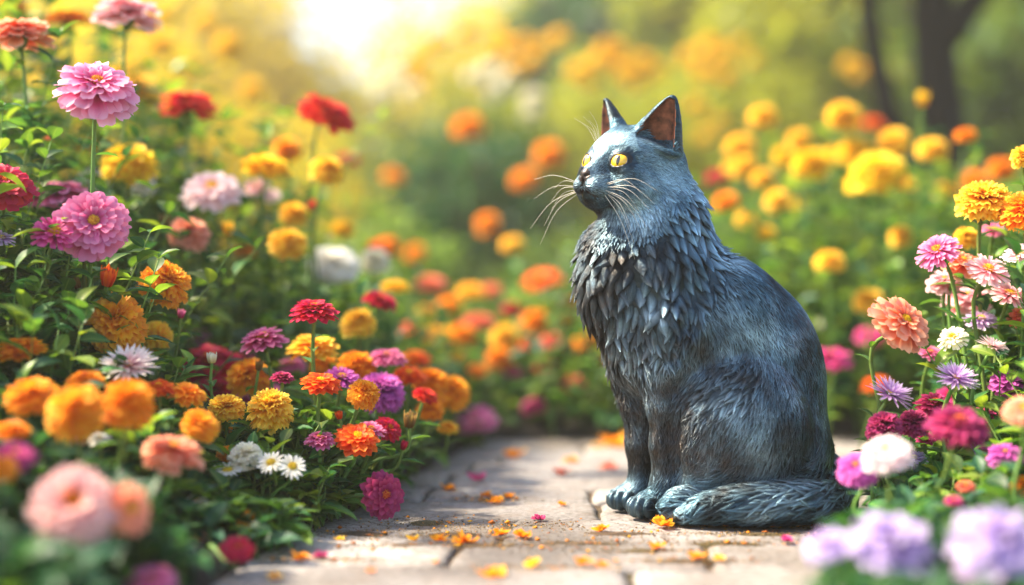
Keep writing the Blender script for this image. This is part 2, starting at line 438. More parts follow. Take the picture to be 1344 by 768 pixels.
def strands(p0, D, L, Wd, lift, nv=6, jit=0.25, ridge=0.35, shape='hair'):
    """strands that hug the body: root sunk, tip lifted; returns V,Q,rnd,t"""
    n = len(p0); ang = rng.normal(0, jit, n)
    nrm = grad(p0)
    D = D - (D * nrm).sum(1)[:, None] * nrm; D /= np.linalg.norm(D, axis=1)[:, None] + 1e-9
    B = np.cross(nrm, D); D = D * np.cos(ang)[:, None] + B * np.sin(ang)[:, None]
    bend = rng.normal(0, 0.10, n)
    p = p0.copy(); rows = []
    vs = np.linspace(0, 1, nv)
    for i, v in enumerate(vs):
        nn = grad(p); B = np.cross(nn, D); B /= np.linalg.norm(B, axis=1)[:, None] + 1e-9
        h = -0.0004 + (lift + .0005) * v ** 1.25
        if shape == 'hair': wv = np.sin(math.pi * min(0.12 + 0.88 * v, 1)) ** 0.7 * 0.9 + 0.04
        else: wv = (.55 + .45 * math.sin(min(1, v / .42) * math.pi / 2)) * (1 - max(0, (v - .38) / .62) ** 1.7 * .97)
        w = Wd * wv * 0.5
        c = p + nn * h[:, None]
        rows.append(np.stack([c - B * w[:, None] - nn * (w * ridge)[:, None], c + nn * (w * ridge)[:, None], c + B * w[:, None] - nn * (w * ridge)[:, None]], 1))
        D = D + B * bend[:, None] / nv
        p = p + D * (L / (nv - 1))[:, None]
        d = samp(FD, p); nn = grad(p)
        pull = np.clip(d, -0.01, 0.01); p = p - nn * pull[:, None]
        D = D - (D * nn).sum(1)[:, None] * nn; D /= np.linalg.norm(D, axis=1)[:, None] + 1e-9
    V = np.stack(rows, 1).reshape(n, nv * 3, 3)
    base = np.arange(nv * 3).reshape(nv, 3)
    q = np.stack([base[:-1, :-1], base[:-1, 1:], base[1:, 1:], base[1:, :-1]], -1).reshape(-1, 4)
    Q = (q[None] + (np.arange(n) * nv * 3)[:, None, None]).reshape(-1, 4)
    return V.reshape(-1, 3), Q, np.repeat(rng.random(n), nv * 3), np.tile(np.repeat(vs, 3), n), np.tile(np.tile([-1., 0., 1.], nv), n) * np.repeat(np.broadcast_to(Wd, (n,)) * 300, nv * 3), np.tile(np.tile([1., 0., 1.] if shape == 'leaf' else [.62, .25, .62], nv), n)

def keep(p):
    """no hair on eyes, nose leather, mouth line, sole"""
    m = (p[:, 2] > 0.006) & ~((p[:, 2] < .034) & (p[:, 0] < C(872, 0)[0]))
    for s in (1, -1): m &= np.linalg.norm(p - EYE[s][0] - EYE[s][1] * .01, axis=1) > .0185
    m &= np.linalg.norm(p - H(79, 0, -16), axis=1) > .011
    m &= np.linalg.norm(p - H(69, 0, -38), axis=1) > .012
    l = (p - HO) @ HA.T * 1000
    inner = (l[:, 2] > 50) & (l[:, 0] > -13) & (np.abs(l[:, 1]) > 25)
    return m & ~(inner)

def ruff_w(p):
    d = guide(p)[1][:, 1]; return np.clip((d - 2.9) / 1.5, 0, 1) + 0.0
hp = samples(46000); hp = hp[keep(hp)]
D, Q = guide(hp)
rw = np.clip((Q[:, 1] - 3.2) / 1.2, 0, 1)
sel = rng.random(len(hp)) > rw * 1.4
hp, D, Q = hp[sel], D[sel], Q[sel]
j = rng.uniform(.7, 1.25, len(hp))
# small extra strands where hair is short (face, legs)
parts = [strands(hp, D, Q[:, 0] * j * 1.25 / 1000, np.minimum(Q[:, 1], 2.8) * rng.uniform(.7, 1.2, len(hp)) / 1000, Q[:, 2] * rng.uniform(.4, 1.5, len(hp)) / 1000)]
def facew(p):
    l = np.linalg.norm(p - H(20, 0, 0), axis=1); return (l < .085).astype(float)
fp = samples(24000, facew); fp = fp[keep(fp)]; D, Q = guide(fp)
parts.append(strands(fp, D, Q[:, 0] * rng.uniform(.7, 1.2, len(fp)) / 1000, Q[:, 1] * .8 / 1000, (Q[:, 2] + .2) * rng.uniform(.3, 1.6, len(fp)) / 1000, jit=.16))
# leaf-shaped tufts of the ruff, thigh and back of the neck: blue-noise by rejection
rp = samples(26000, lambda p: ruff_w(p) + 1e-9); rp = rp[keep(rp)]
D, Q = guide(rp)
cell = {}; ok = []
for i, q in enumerate(rp):
    rad = Q[i, 1] * 0.00118
    key = tuple((q / 0.0126).astype(int)); good = True
    for a in (-1, 0, 1):
        for b in (-1, 0, 1):
            for c in (-1, 0, 1):
                for q2 in cell.get((key[0] + a, key[1] + b, key[2] + c), ()):
                    if ((q - q2) ** 2).sum() < rad * rad: good = False
    if good: cell.setdefault(key, []).append(q); ok.append(i)
rp, D, Q = rp[ok], D[ok], Q[ok]
tw = np.minimum(Q[:, 1], 10.5) * rng.uniform(1.45, 2.0, len(rp)) / 1000
parts.append(strands(rp, D, Q[:, 0] * rng.uniform(.75, 1.2, len(rp)) / 1000, tw, Q[:, 2] * rng.uniform(.6, 1.9, len(rp)) / 1000 + .0008, nv=8, jit=.28, ridge=.32, shape='leaf'))
print('cat: body verts', len(SV), 'hair', len(hp), len(fp), 'tufts', len(rp))

# --- materials
def bronze(name, bump=True):
    m, t, b = node_mat(name)
    tc = N(t, 'ShaderNodeTexCoord'); ge = N(t, 'ShaderNodeSeparateXYZ')
    t.links.new(tc.outputs['Object'], ge.inputs[0])
    n1 = N(t, 'ShaderNodeTexNoise', Scale=14.0, Detail=5.0); n2 = N(t, 'ShaderNodeTexNoise', Scale=70.0, Detail=6.0, Roughness=.7)
    t.links.new(tc.outputs['Object'], n1.inputs[0]); t.links.new(tc.outputs['Object'], n2.inputs[0])
    blue = ramp(t, [(0.32, lin('2b3a43')), (0.48, lin('53778b')), (0.66, lin('a2c6d8'))], n1.outputs['Fac'])
    # worn bronze shows through on the legs, lower chest and belly
    z = mathn(t, 'ADD', ge.outputs[2], mathn(t, 'MULTIPLY', n1.outputs['Fac'], 0.16))
    x = ge.outputs[0]
    zz = mathn(t, 'ADD', z, mathn(t, 'MULTIPLY', x, 1.1))
    wr = ramp(t, [(0.10, (1, 1, 1, 1)), (0.42, (0, 0, 0, 1))], zz)
    f = mathn(t, 'MULTIPLY', wr.outputs[0], mathn(t, 'MULTIPLY_ADD', n2.outputs['Fac'], 1.5, -0.15, clamp=True))
    ft = mathn(t, 'MULTIPLY', f, ramp(t, [(.035, (0, 0, 0, 1)), (.07, (1, 1, 1, 1))], ge.outputs[2]).outputs[0])
    c1 = mixc(t, ft, blue.outputs[0], lin('5a4530'))
    rn = N(t, 'ShaderNodeAttribute', attribute_name='rnd')
    ua = N(t, 'ShaderNodeAttribute', attribute_name='u'); ta_ = N(t, 'ShaderNodeAttribute', attribute_name='t')
    cb = N(t, 'ShaderNodeCombineXYZ'); t.links.new(mathn(t, 'MULTIPLY', ua.outputs['Fac'], 2.2), cb.inputs[0]); t.links.new(mathn(t, 'MULTIPLY', ta_.outputs['Fac'], .9), cb.inputs[1]); t.links.new(mathn(t, 'MULTIPLY', rn.outputs['Fac'], 40.0), cb.inputs[2])
    st = N(t, 'ShaderNodeTexNoise', Scale=1.6, Detail=3.0); t.links.new(cb.outputs[0], st.inputs[0])
    hs = N(t, 'ShaderNodeHueSaturation'); t.links.new(c1, hs.inputs['Color'])
    ea = N(t, 'ShaderNodeAttribute', attribute_name='e')
    #tuft_shade = mathn(t, 'ADD', mathn(t, 'MULTIPLY', ta_.outputs['Fac'], .95), mathn(t, 'MULTIPLY', mathn(t, 'SUBTRACT', 1.0, ea.outputs['Fac']), .45))     # crevice shade painted into the tuft colour: dark roots and edges, pale tips
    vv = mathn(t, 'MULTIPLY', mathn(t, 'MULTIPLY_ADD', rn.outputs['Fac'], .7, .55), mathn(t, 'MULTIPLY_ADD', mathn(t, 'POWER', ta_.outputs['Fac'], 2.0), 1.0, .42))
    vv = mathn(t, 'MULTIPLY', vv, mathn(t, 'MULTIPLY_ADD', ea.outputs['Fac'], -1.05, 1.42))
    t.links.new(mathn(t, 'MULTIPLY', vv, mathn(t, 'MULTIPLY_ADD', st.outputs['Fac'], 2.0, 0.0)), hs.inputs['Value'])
    t.links.new(hs.outputs[0], b.inputs['Base Color'])
    b.inputs['Metallic'].default_value = 0.8
    t.links.new(mathn(t, 'MULTIPLY_ADD', n2.outputs['Fac'], .34, .20), b.inputs['Roughness'])
    if bump:
        n3 = N(t, 'ShaderNodeTexNoise', Scale=420.0, Detail=3.0); t.links.new(tc.outputs['Object'], n3.inputs[0])
        bp = N(t, 'ShaderNodeBump', Strength=.6, Distance=.0012); t.links.new(mathn(t, 'MULTIPLY_ADD', st.outputs['Fac'], 1.6, n3.outputs['Fac']), bp.inputs['Height']); t.links.new(bp.outputs[0], b.inputs['Normal'])
    return m
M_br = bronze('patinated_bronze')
M_rust, t, b = node_mat('ear_rust')
n1 = N(t, 'ShaderNodeTexNoise', Scale=90.0, Detail=5.0); tc = N(t, 'ShaderNodeTexCoord'); t.links.new(tc.outputs['Object'], n1.inputs[0])
r = ramp(t, [(0.3, lin('3a2018')), (0.7, lin('9a5a40'))], n1.outputs['Fac']); t.links.new(r.outputs[0], b.inputs['Base Color'])
b.inputs['Metallic'].default_value = .4; b.inputs['Roughness'].default_value = .5
M_nose, t, b = node_mat('nose_dark'); b.inputs['Base Color'].default_value = lin('241614'); b.inputs['Roughness'].default_value = .35; b.inputs['Metallic'].default_value = .3
M_rim, t, b = node_mat('dark_eye_rim'); b.inputs['Base Color'].default_value = lin('1c1a1c'); b.inputs['Roughness'].default_value = .35; b.inputs['Metallic'].default_value = .4
M_wh, t, b = node_mat('whisker_wire'); b.inputs['Base Color'].default_value = lin('d8d2c4'); b.inputs['Roughness'].default_value = .4

CO = np.array([C(960, 675)[0], CD, 0.0])
statue = link('cat_statue', None, loc=tuple(CO))
tag(statue, 'blue-grey patinated bronze statue of a sitting cat with amber eyes on the paving', 'cat statue')
l = (tcen_ := (SV - HO) @ HA.T * 1000)
fc = SV[SQ].mean(1); lf = (fc - HO) @ HA.T * 1000
v1 = SV[SQ[:, 1]] - SV[SQ[:, 0]]; v2 = SV[SQ[:, 2]] - SV[SQ[:, 0]]; fn = np.cross(v1, v2); fn /= np.linalg.norm(fn, axis=1)[:, None] + 1e-12
opn = fn @ HA.T
mi = np.zeros(len(SQ), int)
for s_ in (1, -1):
    c_, g_, sd_, up_ = EYE[s_]; q_ = fc - c_
    e_ = np.sqrt(((q_ @ sd_ - .0016) / .0140) ** 2 + ((q_ @ up_ - .0010) / .0094) ** 2); mi[(e_ < 1.12) & (q_ @ g_ > .004) & (np.linalg.norm(q_, axis=1) < .022)] = 3
# inside of the ears, nose leather
for s in (1, -1):
    base = H(-4, 37 * s, 45); tip = H(6, 64 * s, 108); ax = (tip - base) / np.linalg.norm(tip - base)
    o = HF * 0.85 + HL * s * 0.55; o = o - ax * (o @ ax); o /= np.linalg.norm(o)
    c = (fc - base) @ ax; a = (fc - base) @ o; wv = np.cross(ax, o); bb = (fc - base) @ wv
    Ht = np.linalg.norm(tip - base); pr = np.clip(1 - c / Ht, 0, 1.3) ** .72
    ins = (c > .006) & (c < Ht * .93) & (np.sqrt((bb / (.036 * .84 * pr + 1e-4)) ** 2 + ((a - .021 * .62 * pr - .001) / (.021 * 1.02 * pr + 1e-4)) ** 2) < 1.0)
    mi[ins] = 1
mi[np.linalg.norm(fc - H(79, 0, -15), axis=1) < .0098] = 2
for s_ in (1, -1):
    ml = [H(78, 0, -23), H(76, 1 * s_, -33), H(69, 10 * s_, -39.5), H(58, 21 * s_, -40), H(47, 27 * s_, -35)]
    for a_, b_ in zip(ml[:-1], ml[1:]):
        tt_ = np.clip(((fc - a_) @ (b_ - a_)) / ((b_ - a_) @ (b_ - a_)), 0, 1); mi[np.linalg.norm(fc - a_ - tt_[:, None] * (b_ - a_), axis=1) < .0031] = 3
bm_ = np_mesh('body', SV - CO, SQ, [M_br, M_rust, M_nose, M_rim], True, {'rnd': np.clip(.30 - guide(SV)[1][:, 2] * .45, -.12, .2), 'u': np.zeros(len(SV)), 't': np.full(len(SV), .3), 'e': np.full(len(SV), .5)}, mi)  # body darkened beneath lifted tufts: shade of the gaps put in the colour
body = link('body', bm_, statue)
off = 0; VV = []; QQ = []; RR = []; TT = []; UU = []; EE = []
for v, q, rd, tt, uu, ee in parts:
    UU.append(uu); EE.append(ee)
    VV.append(v); QQ.append(q + off); RR.append(rd); TT.append(tt); off += len(v)
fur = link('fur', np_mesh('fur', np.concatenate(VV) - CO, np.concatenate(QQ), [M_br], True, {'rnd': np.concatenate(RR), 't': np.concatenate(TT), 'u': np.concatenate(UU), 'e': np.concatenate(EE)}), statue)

# eyes: amber iris, slit pupil
M_eye, t, b = node_mat('amber_eye')
tc = N(t, 'ShaderNodeTexCoord'); sp = N(t, 'ShaderNodeSeparateXYZ'); t.links.new(tc.outputs['Object'], sp.inputs[0])
yy, zz = sp.outputs[1], sp.outputs[2]
r2 = mathn(t, 'SQRT', mathn(t, 'ADD', mathn(t, 'POWER', mathn(t, 'ABSOLUTE', yy), 2.0), mathn(t, 'POWER', mathn(t, 'ABSOLUTE', zz), 2.0)))
rad = mathn(t, 'DIVIDE', r2, 0.0162)
nz = N(t, 'ShaderNodeTexNoise', Scale=500.0, Detail=4.0); t.links.new(tc.outputs['Object'], nz.inputs[0])
ir = ramp(t, [(0.0, lin('8a6a10')), (0.35, lin('f2c21a')), (0.72, lin('f0b010')), (0.84, lin('6a3c06')), (0.9, lin('120c06'))], rad)
irn = mixc(t, 0.35, ir.outputs[0], nz.outputs['Color'], 'OVERLAY')
pe = mathn(t, 'SQRT', mathn(t, 'ADD', mathn(t, 'POWER', mathn(t, 'ABSOLUTE', mathn(t, 'DIVIDE', yy, .0025)), 2.0), mathn(t, 'POWER', mathn(t, 'ABSOLUTE', mathn(t, 'DIVIDE', zz, .0070)), 2.0)))
pf = ramp(t, [(0.46, (0, 0, 0, 1)), (0.54, (1, 1, 1, 1))], mathn(t, 'MULTIPLY', pe, .5))
cc = mixc(t, pf.outputs[0], (0.004, 0.004, 0.004, 1), irn)
t.links.new(cc, b.inputs['Base Color']); b.inputs['Roughness'].default_value = .08; b.inputs['Coat Weight'].default_value = 1; b.inputs['Coat Roughness'].default_value = .02
for s in (1, -1):
    c, g, side, up = EYE[s]
    mb = MB(); th = np.linspace(0, math.pi, 33); ph = np.linspace(0, 2 * math.pi, 48, endpoint=False)
    rr_ = .0158
    G = rr_ * np.stack([np.cos(th)[:, None] * np.ones(48), np.sin(th)[:, None] * np.cos(ph), np.sin(th)[:, None] * np.sin(ph)], -1)
    mb.grid(G, wrap=True)
    e = link('eye', mb.mesh('eye', [M_eye]), statue)
    look = HF * 0.93 + HL * (0.25 * s + .12) + HU * .10; look /= np.linalg.norm(look)
    look = g * .6 + look * .4; look /= np.linalg.norm(look)
    sx = np.cross(HU, look); sx /= np.linalg.norm(sx); uz = np.cross(look, sx)
    M4 = Matrix((tuple(look), tuple(sx), tuple(uz))).transposed().to_4x4(); M4.translation = Vector(c - CO)
    e.matrix_local = M4
# whiskers
wr_ = random.Random(3)
def whisker(a, b, sag, r=.00038):
    mid = (a + b) / 2 + sag
    mb = MB(); pts = spline([a - CO, mid - CO, b - CO], 14); mb.tube(pts, np.linspace(r, r * .35, 14), 5)
    link('whisker', mb.mesh('whisker', [M_wh]), statue)
for i in range(10):                 # near pad
    f = i / 9; a = H(62 - wr_.uniform(0, 8), 22 + wr_.uniform(-2, 2), -24 - 10 * f + wr_.uniform(-2, 2))
    b = a + hd(-22 - 14 * wr_.random(), 78 - 32 * f, 0 - 78 * f) / 1000 * wr_.uniform(.65, 1.05)
    whisker(a, b, hd(4, 4, 12 - 4 * f) / 1000)
for i in range(8):                 # far pad
    f = i / 7; a = H(62 - wr_.uniform(0, 8), -20, -23 - 10 * f)
    b = a + hd(6 + 14 * wr_.random(), -76 + 26 * f, 2 - 78 * f) / 1000 * wr_.uniform(.6, 1.1)
    whisker(a, b, hd(4, -5, 8) / 1000)
for i in range(5):
    a = H(44, -22 + i * 1.5, 33); b = a + hd(20, -34 + 5 * i, 34 + 3 * i) / 1000 * wr_.uniform(.7, 1)
    whisker(a, b, hd(-2, 0, 6) / 1000, .00032)
# ------------------------------------------------------------------ ground, paving, soil
def ground_mat():
    m, t, b = node_mat('grass_ground'); tc = N(t, 'ShaderNodeTexCoord')
    n = N(t, 'ShaderNodeTexNoise', Scale=2.5, Detail=8.0); t.links.new(tc.outputs['Object'], n.inputs[0])
    r = ramp(t, [(.3, (0.03, 0.05, 0.012, 1)), (.7, (0.10, 0.13, 0.03, 1))], n.outputs['Fac']); t.links.new(r.outputs[0], b.inputs['Base Color'])
    b.inputs['Roughness'].default_value = .9; return m
g = np.array([[[-60., -40, -.03], [60, -40, -.03]], [[-60, 75, -.03], [60, 75, -.03]]])
mb = MB(); mb.grid(g); tag(link('ground', mb.mesh('ground', [ground_mat()])), 'grassy garden ground beyond the flower beds', kind='structure')

def soil_mat():
    m, t, b = node_mat('dark_soil'); tc = N(t, 'ShaderNodeTexCoord')
    n = N(t, 'ShaderNodeTexNoise', Scale=60.0, Detail=10.0, Roughness=.75); t.links.new(tc.outputs['Object'], n.inputs[0])
    r = ramp(t, [(.35, (0.010, 0.007, 0.005, 1)), (.7, (0.05, 0.034, 0.022, 1))], n.outputs['Fac']); t.links.new(r.outputs[0], b.inputs['Base Color'])
    b.inputs['Roughness'].default_value = .95
    bp = N(t, 'ShaderNodeBump', Strength=.8, Distance=.006); t.links.new(n.outputs['Fac'], bp.inputs['Height']); t.links.new(bp.outputs[0], b.inputs['Normal']); return m
M_soil = soil_mat()
def XL(d): return -.285 + .175 * (d - 1.5)             # edge of the bed the cat faces
def XR(d): return .235 + .33 * (d - 1.2)              # edge of the bed by the tail
rs = np.random.default_rng(11)
def soil(name, xa, xb, d0, d1, label):
    nd, nx = 60, 50; D_ = np.linspace(d0, d1, nd); mb = MB(); G = np.zeros((nd, nx, 3))
    for i, d in enumerate(D_):
        u = np.linspace(0, 1, nx); a, b_ = xa(d), xb(d); G[i, :, 0] = a + (b_ - a) * u; G[i, :, 1] = d
        e = np.minimum(np.minimum(u, 1 - u) * abs(b_ - a), min(d - d0, d1 - d) + .0)
        G[i, :, 2] = -.02 + .045 * np.clip(e / .06, 0, 1) ** .6 + rs.normal(0, .002, nx)
    mb.grid(G); tag(link(name, mb.mesh(name, [M_soil])), label, kind='structure')
soil('soil', lambda d: -2.2, lambda d: XL(d), .6, 3.3, 'dark soil under the flower bed the cat faces')
soil('soil', lambda d: XR(d), lambda d: 2.4, .6, 3.0, 'dark soil under the flower bed beside the tail')
soil('soil', lambda d: -2.2, lambda d: 2.6, 2.92, 4.6, 'dark soil under the bed across the end of the path')

# paving: large worn slabs in slightly skewed courses, real joints
def paver_mat():
    m, t, b = node_mat('worn_paving'); tc = N(t, 'ShaderNodeTexCoord'); rn = N(t, 'ShaderNodeAttribute', attribute_name='rnd')
    n1 = N(t, 'ShaderNodeTexNoise', Scale=7.0, Detail=7.0, Roughness=.6); n2 = N(t, 'ShaderNodeTexNoise', Scale=110.0, Detail=8.0, Roughness=.75)
    n3 = N(t, 'ShaderNodeTexNoise', Scale=22.0, Detail=6.0, Roughness=.7)
    for n in (n1, n2, n3): t.links.new(tc.outputs['Object'], n.inputs[0])
    c = ramp(t, [(0.0, lin('858486')), (.5, lin('a8a6a6')), (1, lin('c0bcb8'))], rn.outputs['Fac'])
    c = mixc(t, n1.outputs['Fac'], c.outputs[0], lin('aaa39e'), 'MIX')
    sp = ramp(t, [(.38, lin('5d4d45')), (.56, (1, 1, 1, 1))], n2.outputs['Fac'])
    c = mixc(t, .7, c, sp.outputs[0], 'MULTIPLY')
    n5 = N(t, 'ShaderNodeTexNoise', Scale=3.2, Detail=5.0, Distortion=1.0); t.links.new(tc.outputs['Object'], n5.inputs[0]); c = mixc(t, 1.0, c, ramp(t, [(.36, lin('a8a29c')), (.62, (1, 1, 1, 1))], n5.outputs['Fac']).outputs[0], 'MULTIPLY')
    st = ramp(t, [(.50, (0, 0, 0, 1)), (.68, (1, 1, 1, 1))], n3.outputs['Fac'])
    c = mixc(t, mathn(t, 'MULTIPLY', st.outputs[0], .6), c, lin('6a5a4c'))
    t.links.new(c, b.inputs['Base Color']); t.links.new(mathn(t, 'MULTIPLY_ADD', n3.outputs['Fac'], .4, .40), b.inputs['Roughness'])
    h = mathn(t, 'ADD', mathn(t, 'MULTIPLY', n2.outputs['Fac'], .4), n3.outputs['Fac'])
    bp = N(t, 'ShaderNodeBump', Strength=.55, Distance=.004); t.links.new(h, bp.inputs['Height']); t.links.new(bp.outputs[0], b.inputs['Normal']); return m
mb = MB(); rp_ = random.Random(5)
y = .62; row = 0
from mathutils import noise as mn
while y < 3.3:
    dep = rp_.uniform(.13, .185); x = -1.6 + rp_.uniform(-.2, .1)
    while x < 1.9:
        w = rp_.uniform(.22, .44); g_ = rp_.uniform(.0022, .0045)
        nx, ny = 14, 8
        us = np.concatenate([[0, .0, .02], np.linspace(.06, .94, nx), [.98, 1, 1]]); vs_ = np.concatenate([[0, 0, .04], np.linspace(.1, .9, ny), [.96, 1, 1]])
        G = np.zeros((len(vs_), len(us), 3)); tx, ty, tz = rp_.uniform(-.006, .006), rp_.uniform(-.012, .012), rp_.uniform(-.0015, .0015)
        sk = [rp_.uniform(-.008, .008) for _ in range(4)]
        for i, v in enumerate(vs_):
            for j, u in enumerate(us):
                X = x + g_ + (w - 2 * g_) * u + (sk[0] if u > .5 else sk[1]) * (v - .5); Y = y + g_ + (dep - 2 * g_) * v + (sk[2]) * (u - .5)
                wob = .0055 * mn.noise(Vector((X * 40, Y * 40, row)))
                if u in (0, 1): X += wob
                if v in (0, 1): Y += wob
                e = min(u * w, (1 - u) * w, v * dep, (1 - v) * dep)
                Z = tz + (X - x - w / 2) * tx + (Y - y - dep / 2) * ty + .0016 * mn.noise(Vector((X * 9, Y * 9, 1.3))) + .0008 * mn.noise(Vector((X * 45, Y * 45, 3.3)))
                Z -= .0035 * max(0, 1 - e / .006) ** 1.5
                if i in (0, len(vs_) - 1) or j in (0, len(us) - 1): Z = -.028
                a = R_(-3.2); G[i, j] = (X * math.cos(a) - (Y - 2) * math.sin(a), 2 + X * math.sin(a) + (Y - 2) * math.cos(a), Z)
        # keep the surface just under z = 0 so things rest on it
        G[..., 2] = np.minimum(G[..., 2] - .0008, .0006)
        mb.grid(G, rnd=rp_.random()); x += w
    y += dep; row += 1
tag(link('path', mb.mesh('path', [paver_mat()])), 'garden path of worn grey-pink stone slabs', kind='structure')
# sand, moss and grit in and around the joints
m, t, b = node_mat('joint_sand'); tc = N(t, 'ShaderNodeTexCoord')
n = N(t, 'ShaderNodeTexNoise', Scale=90.0, Detail=9.0, Roughness=.8); n1 = N(t, 'ShaderNodeTexNoise', Scale=5.0, Detail=4.0)
for q in (n, n1): t.links.new(tc.outputs['Object'], q.inputs[0])
r = ramp(t, [(.35, lin('231b16')), (.55, lin('5a4632')), (.75, lin('967e58'))], n.outputs['Fac']); mo = ramp(t, [(.45, (0, 0, 0, 1)), (.6, (1, 1, 1, 1))], n1.outputs['Fac'])
t.links.new(mixc(t, mathn(t, 'MULTIPLY', mo.outputs[0], .5), r.outputs[0], lin('4d4a1c')), b.inputs['Base Color']); b.inputs['Roughness'].default_value = .95
bp = N(t, 'ShaderNodeBump', Strength=1.0, Distance=.004); t.links.new(n.outputs['Fac'], bp.inputs['Height']); t.links.new(bp.outputs[0], b.inputs['Normal'])
def gp(px, py): d = CAM_H * F_PX / (py - 384); q = P(px, py, d); return (q[0], q[1])
cs = []
for px, py, sx, sy in ((470, 700, .05, .03), (520, 715, .05, .015), (600, 700, .05, .03), (690, 690, .05, .02), (560, 685, .04, .03), (640, 655, .03, .02), (760, 712, .07, .015), (840, 722, .05, .012), (900, 735, .05, .010),
                       (950, 712, .06, .012), (1000, 700, .05, .012), (1080, 690, .03, .012), (420, 735, .04, .012), (730, 745, .06, .012), (960, 690, .05, .01), (620, 715, .06, .01), (800, 700, .08, .02)):
    x_, y_ = gp(px, py); cs.append((x_, y_, sx, sy))
nd, nx = 260, 300; G = np.zeros((nd, nx, 3)); ys = np.linspace(.65, 3.2, nd); xs = np.linspace(-1.2, 1.5, nx)
for i, Y in enumerate(ys):
    for j, X in enumerate(xs): G[i, j] = (X, Y, -.0078 + .0030 * mn.noise(Vector((X * 6, Y * 9, 7))) + .0016 * mn.noise(Vector((X * 40, Y * 40, 2))) + min(.0100, .0088 * sum(math.exp(-((X - c[0]) / c[2]) ** 2 - ((Y - c[1]) / (c[3] * 1.2)) ** 2) for c in cs)))
mb = MB(); mb.grid(G); tag(link('path', mb.mesh('path_joints', [m])), 'sand and moss filling the joints of the path', kind='structure')

# crumbs and petal litter lying in drifts: nobody could count them
def grit(name, mats, n, centres, smin, smax, label, seed):
    r_ = np.random.default_rng(seed); V = []; T = []; MI = []; o = 0
    ico = np.array([(0, 0, 1), (.9, 0, .1), (.28, .85, -.1), (-.72, .53, .1), (-.72, -.53, -.1), (.28, -.85, .1), (0, 0, -.7)])
    f = np.array([(0, 1, 2), (0, 2, 3), (0, 3, 4), (0, 4, 5), (0, 5, 1), (6, 2, 1), (6, 3, 2), (6, 4, 3), (6, 5, 4), (6, 1, 5)])
    for _ in range(n):
        cx, cy, sx, sy = centres[r_.integers(len(centres))]
        p = np.array([r_.normal(cx, sx), r_.normal(cy, sy), 0]); s = r_.uniform(smin, smax) * (.5 + r_.random() ** 3 * 1.5)
        a = r_.uniform(0, 6.3); A = np.array([[math.cos(a), -math.sin(a), 0], [math.sin(a), math.cos(a), 0], [0, 0, 1]])
        v = (ico * r_.uniform(.55, 1.2, (7, 3)) * [1, r_.uniform(.4, 1), r_.uniform(.25, .7)]) @ A.T * s; v[:, 2] += s * .3 - .0006
        V.append(v + p); T.append(f + o); MI.append(np.full(10, r_.integers(len(mats)))); o += 7
    return tag(link(name, np_mesh(name, np.concatenate(V), np.concatenate(T), mats, False, {'rnd': np.repeat(r_.random(n), 7)}, np.concatenate(MI))), label, name, kind='stuff')
def plain(name, c, rough=.8, sp=.3):
    m, t, b = node_mat(name); b.inputs['Base Color'].default_value = lin(c); b.inputs['Roughness'].default_value = rough; b.inputs['Specular IOR Level'].default_value = sp; return m
grit('gravel', [plain('grit_a', '4a3a2c'), plain('grit_b', '8a7050'), plain('grit_c', '8a6a30'), plain('grit_d', '5a4a20')], 16000, cs, .0005, .0015, 'dark grit and crumbs in the joints of the paving', 4)
grit('petal_litter', [plain('lit_a', 'e08a10'), plain('lit_b', 'c9780c'), plain('lit_c', 'a85a14'), plain('lit_d', 'd9a020')], 520, cs, .0014, .0036, 'scattered orange petal crumbs on the paving', 9)
# ------------------------------------------------------------------ leaves
def leaf_template(nu=5, nv=7, width=.42, fold=.25, droop=.35, tipw=.9):
    G = np.zeros((nv, nu, 3)); u = np.linspace(-1, 1, nu)
    for i, v in enumerate(np.linspace(0, 1, nv)):
        w = width * (math.sin(math.pi * min(1, v ** .8)) ** tipw) * .5 + .012
        a = droop * v * 1.6
        G[i, :, 0] = u * w; G[i, :, 1] = math.sin(a) / (droop * 1.6) if droop else v; G[i, :, 2] = -(1 - math.cos(a)) / (droop * 1.6) + np.abs(u) * w * fold * 2
        G[i, :, 2] += .015 * np.sin(v * 18) * np.abs(u)
    return G
def leaf_cloud(pos, yaw, pitch, size, seed=0, roll=None, **kw):
    """many leaves in one mesh; pos n x 3 at the leaf base"""
    r_ = np.random.default_rng(seed); n = len(pos); G = leaf_template(**kw); nv, nu = G.shape[:2]; g = G.reshape(-1, 3)
    roll = r_.normal(0, .35, n) if roll is None else roll
    cy, sy, cp, sp_, cr, sr = np.cos(yaw), np.sin(yaw), np.cos(pitch), np.sin(pitch), np.cos(roll), np.sin(roll)
    fwd = np.stack([cy * cp, sy * cp, sp_], -1); side = np.stack([-sy, cy, 0 * cy], -1); up = np.cross(fwd, side) * -1
    up = np.cross(side, fwd) * -1; up[up[:, 2] < 0] *= -1
    s2 = side * cr[:, None] + up * sr[:, None]; u2 = up * cr[:, None] - side * sr[:, None]
    sc = size * 1.0
    V = pos[:, None] + sc[:, None, None] * (g[None, :, 0:1] * s2[:, None] + g[None, :, 1:2] * fwd[:, None] + g[None, :, 2:3] * u2[:, None])
    idx = np.arange(nv * nu).reshape(nv, nu); q = np.stack([idx[:-1, :-1], idx[:-1, 1:], idx[1:, 1:], idx[1:, :-1]], -1).reshape(-1, 4)
    Q = (q[None] + (np.arange(n) * nv * nu)[:, None, None]).reshape(-1, 4)
    t = np.tile(np.abs(np.linspace(-1, 1, nu))[None].repeat(nv, 0).ravel(), n)
    return V.reshape(-1, 3), Q, {'rnd': np.repeat(r_.random(n), nv * nu), 't': t}
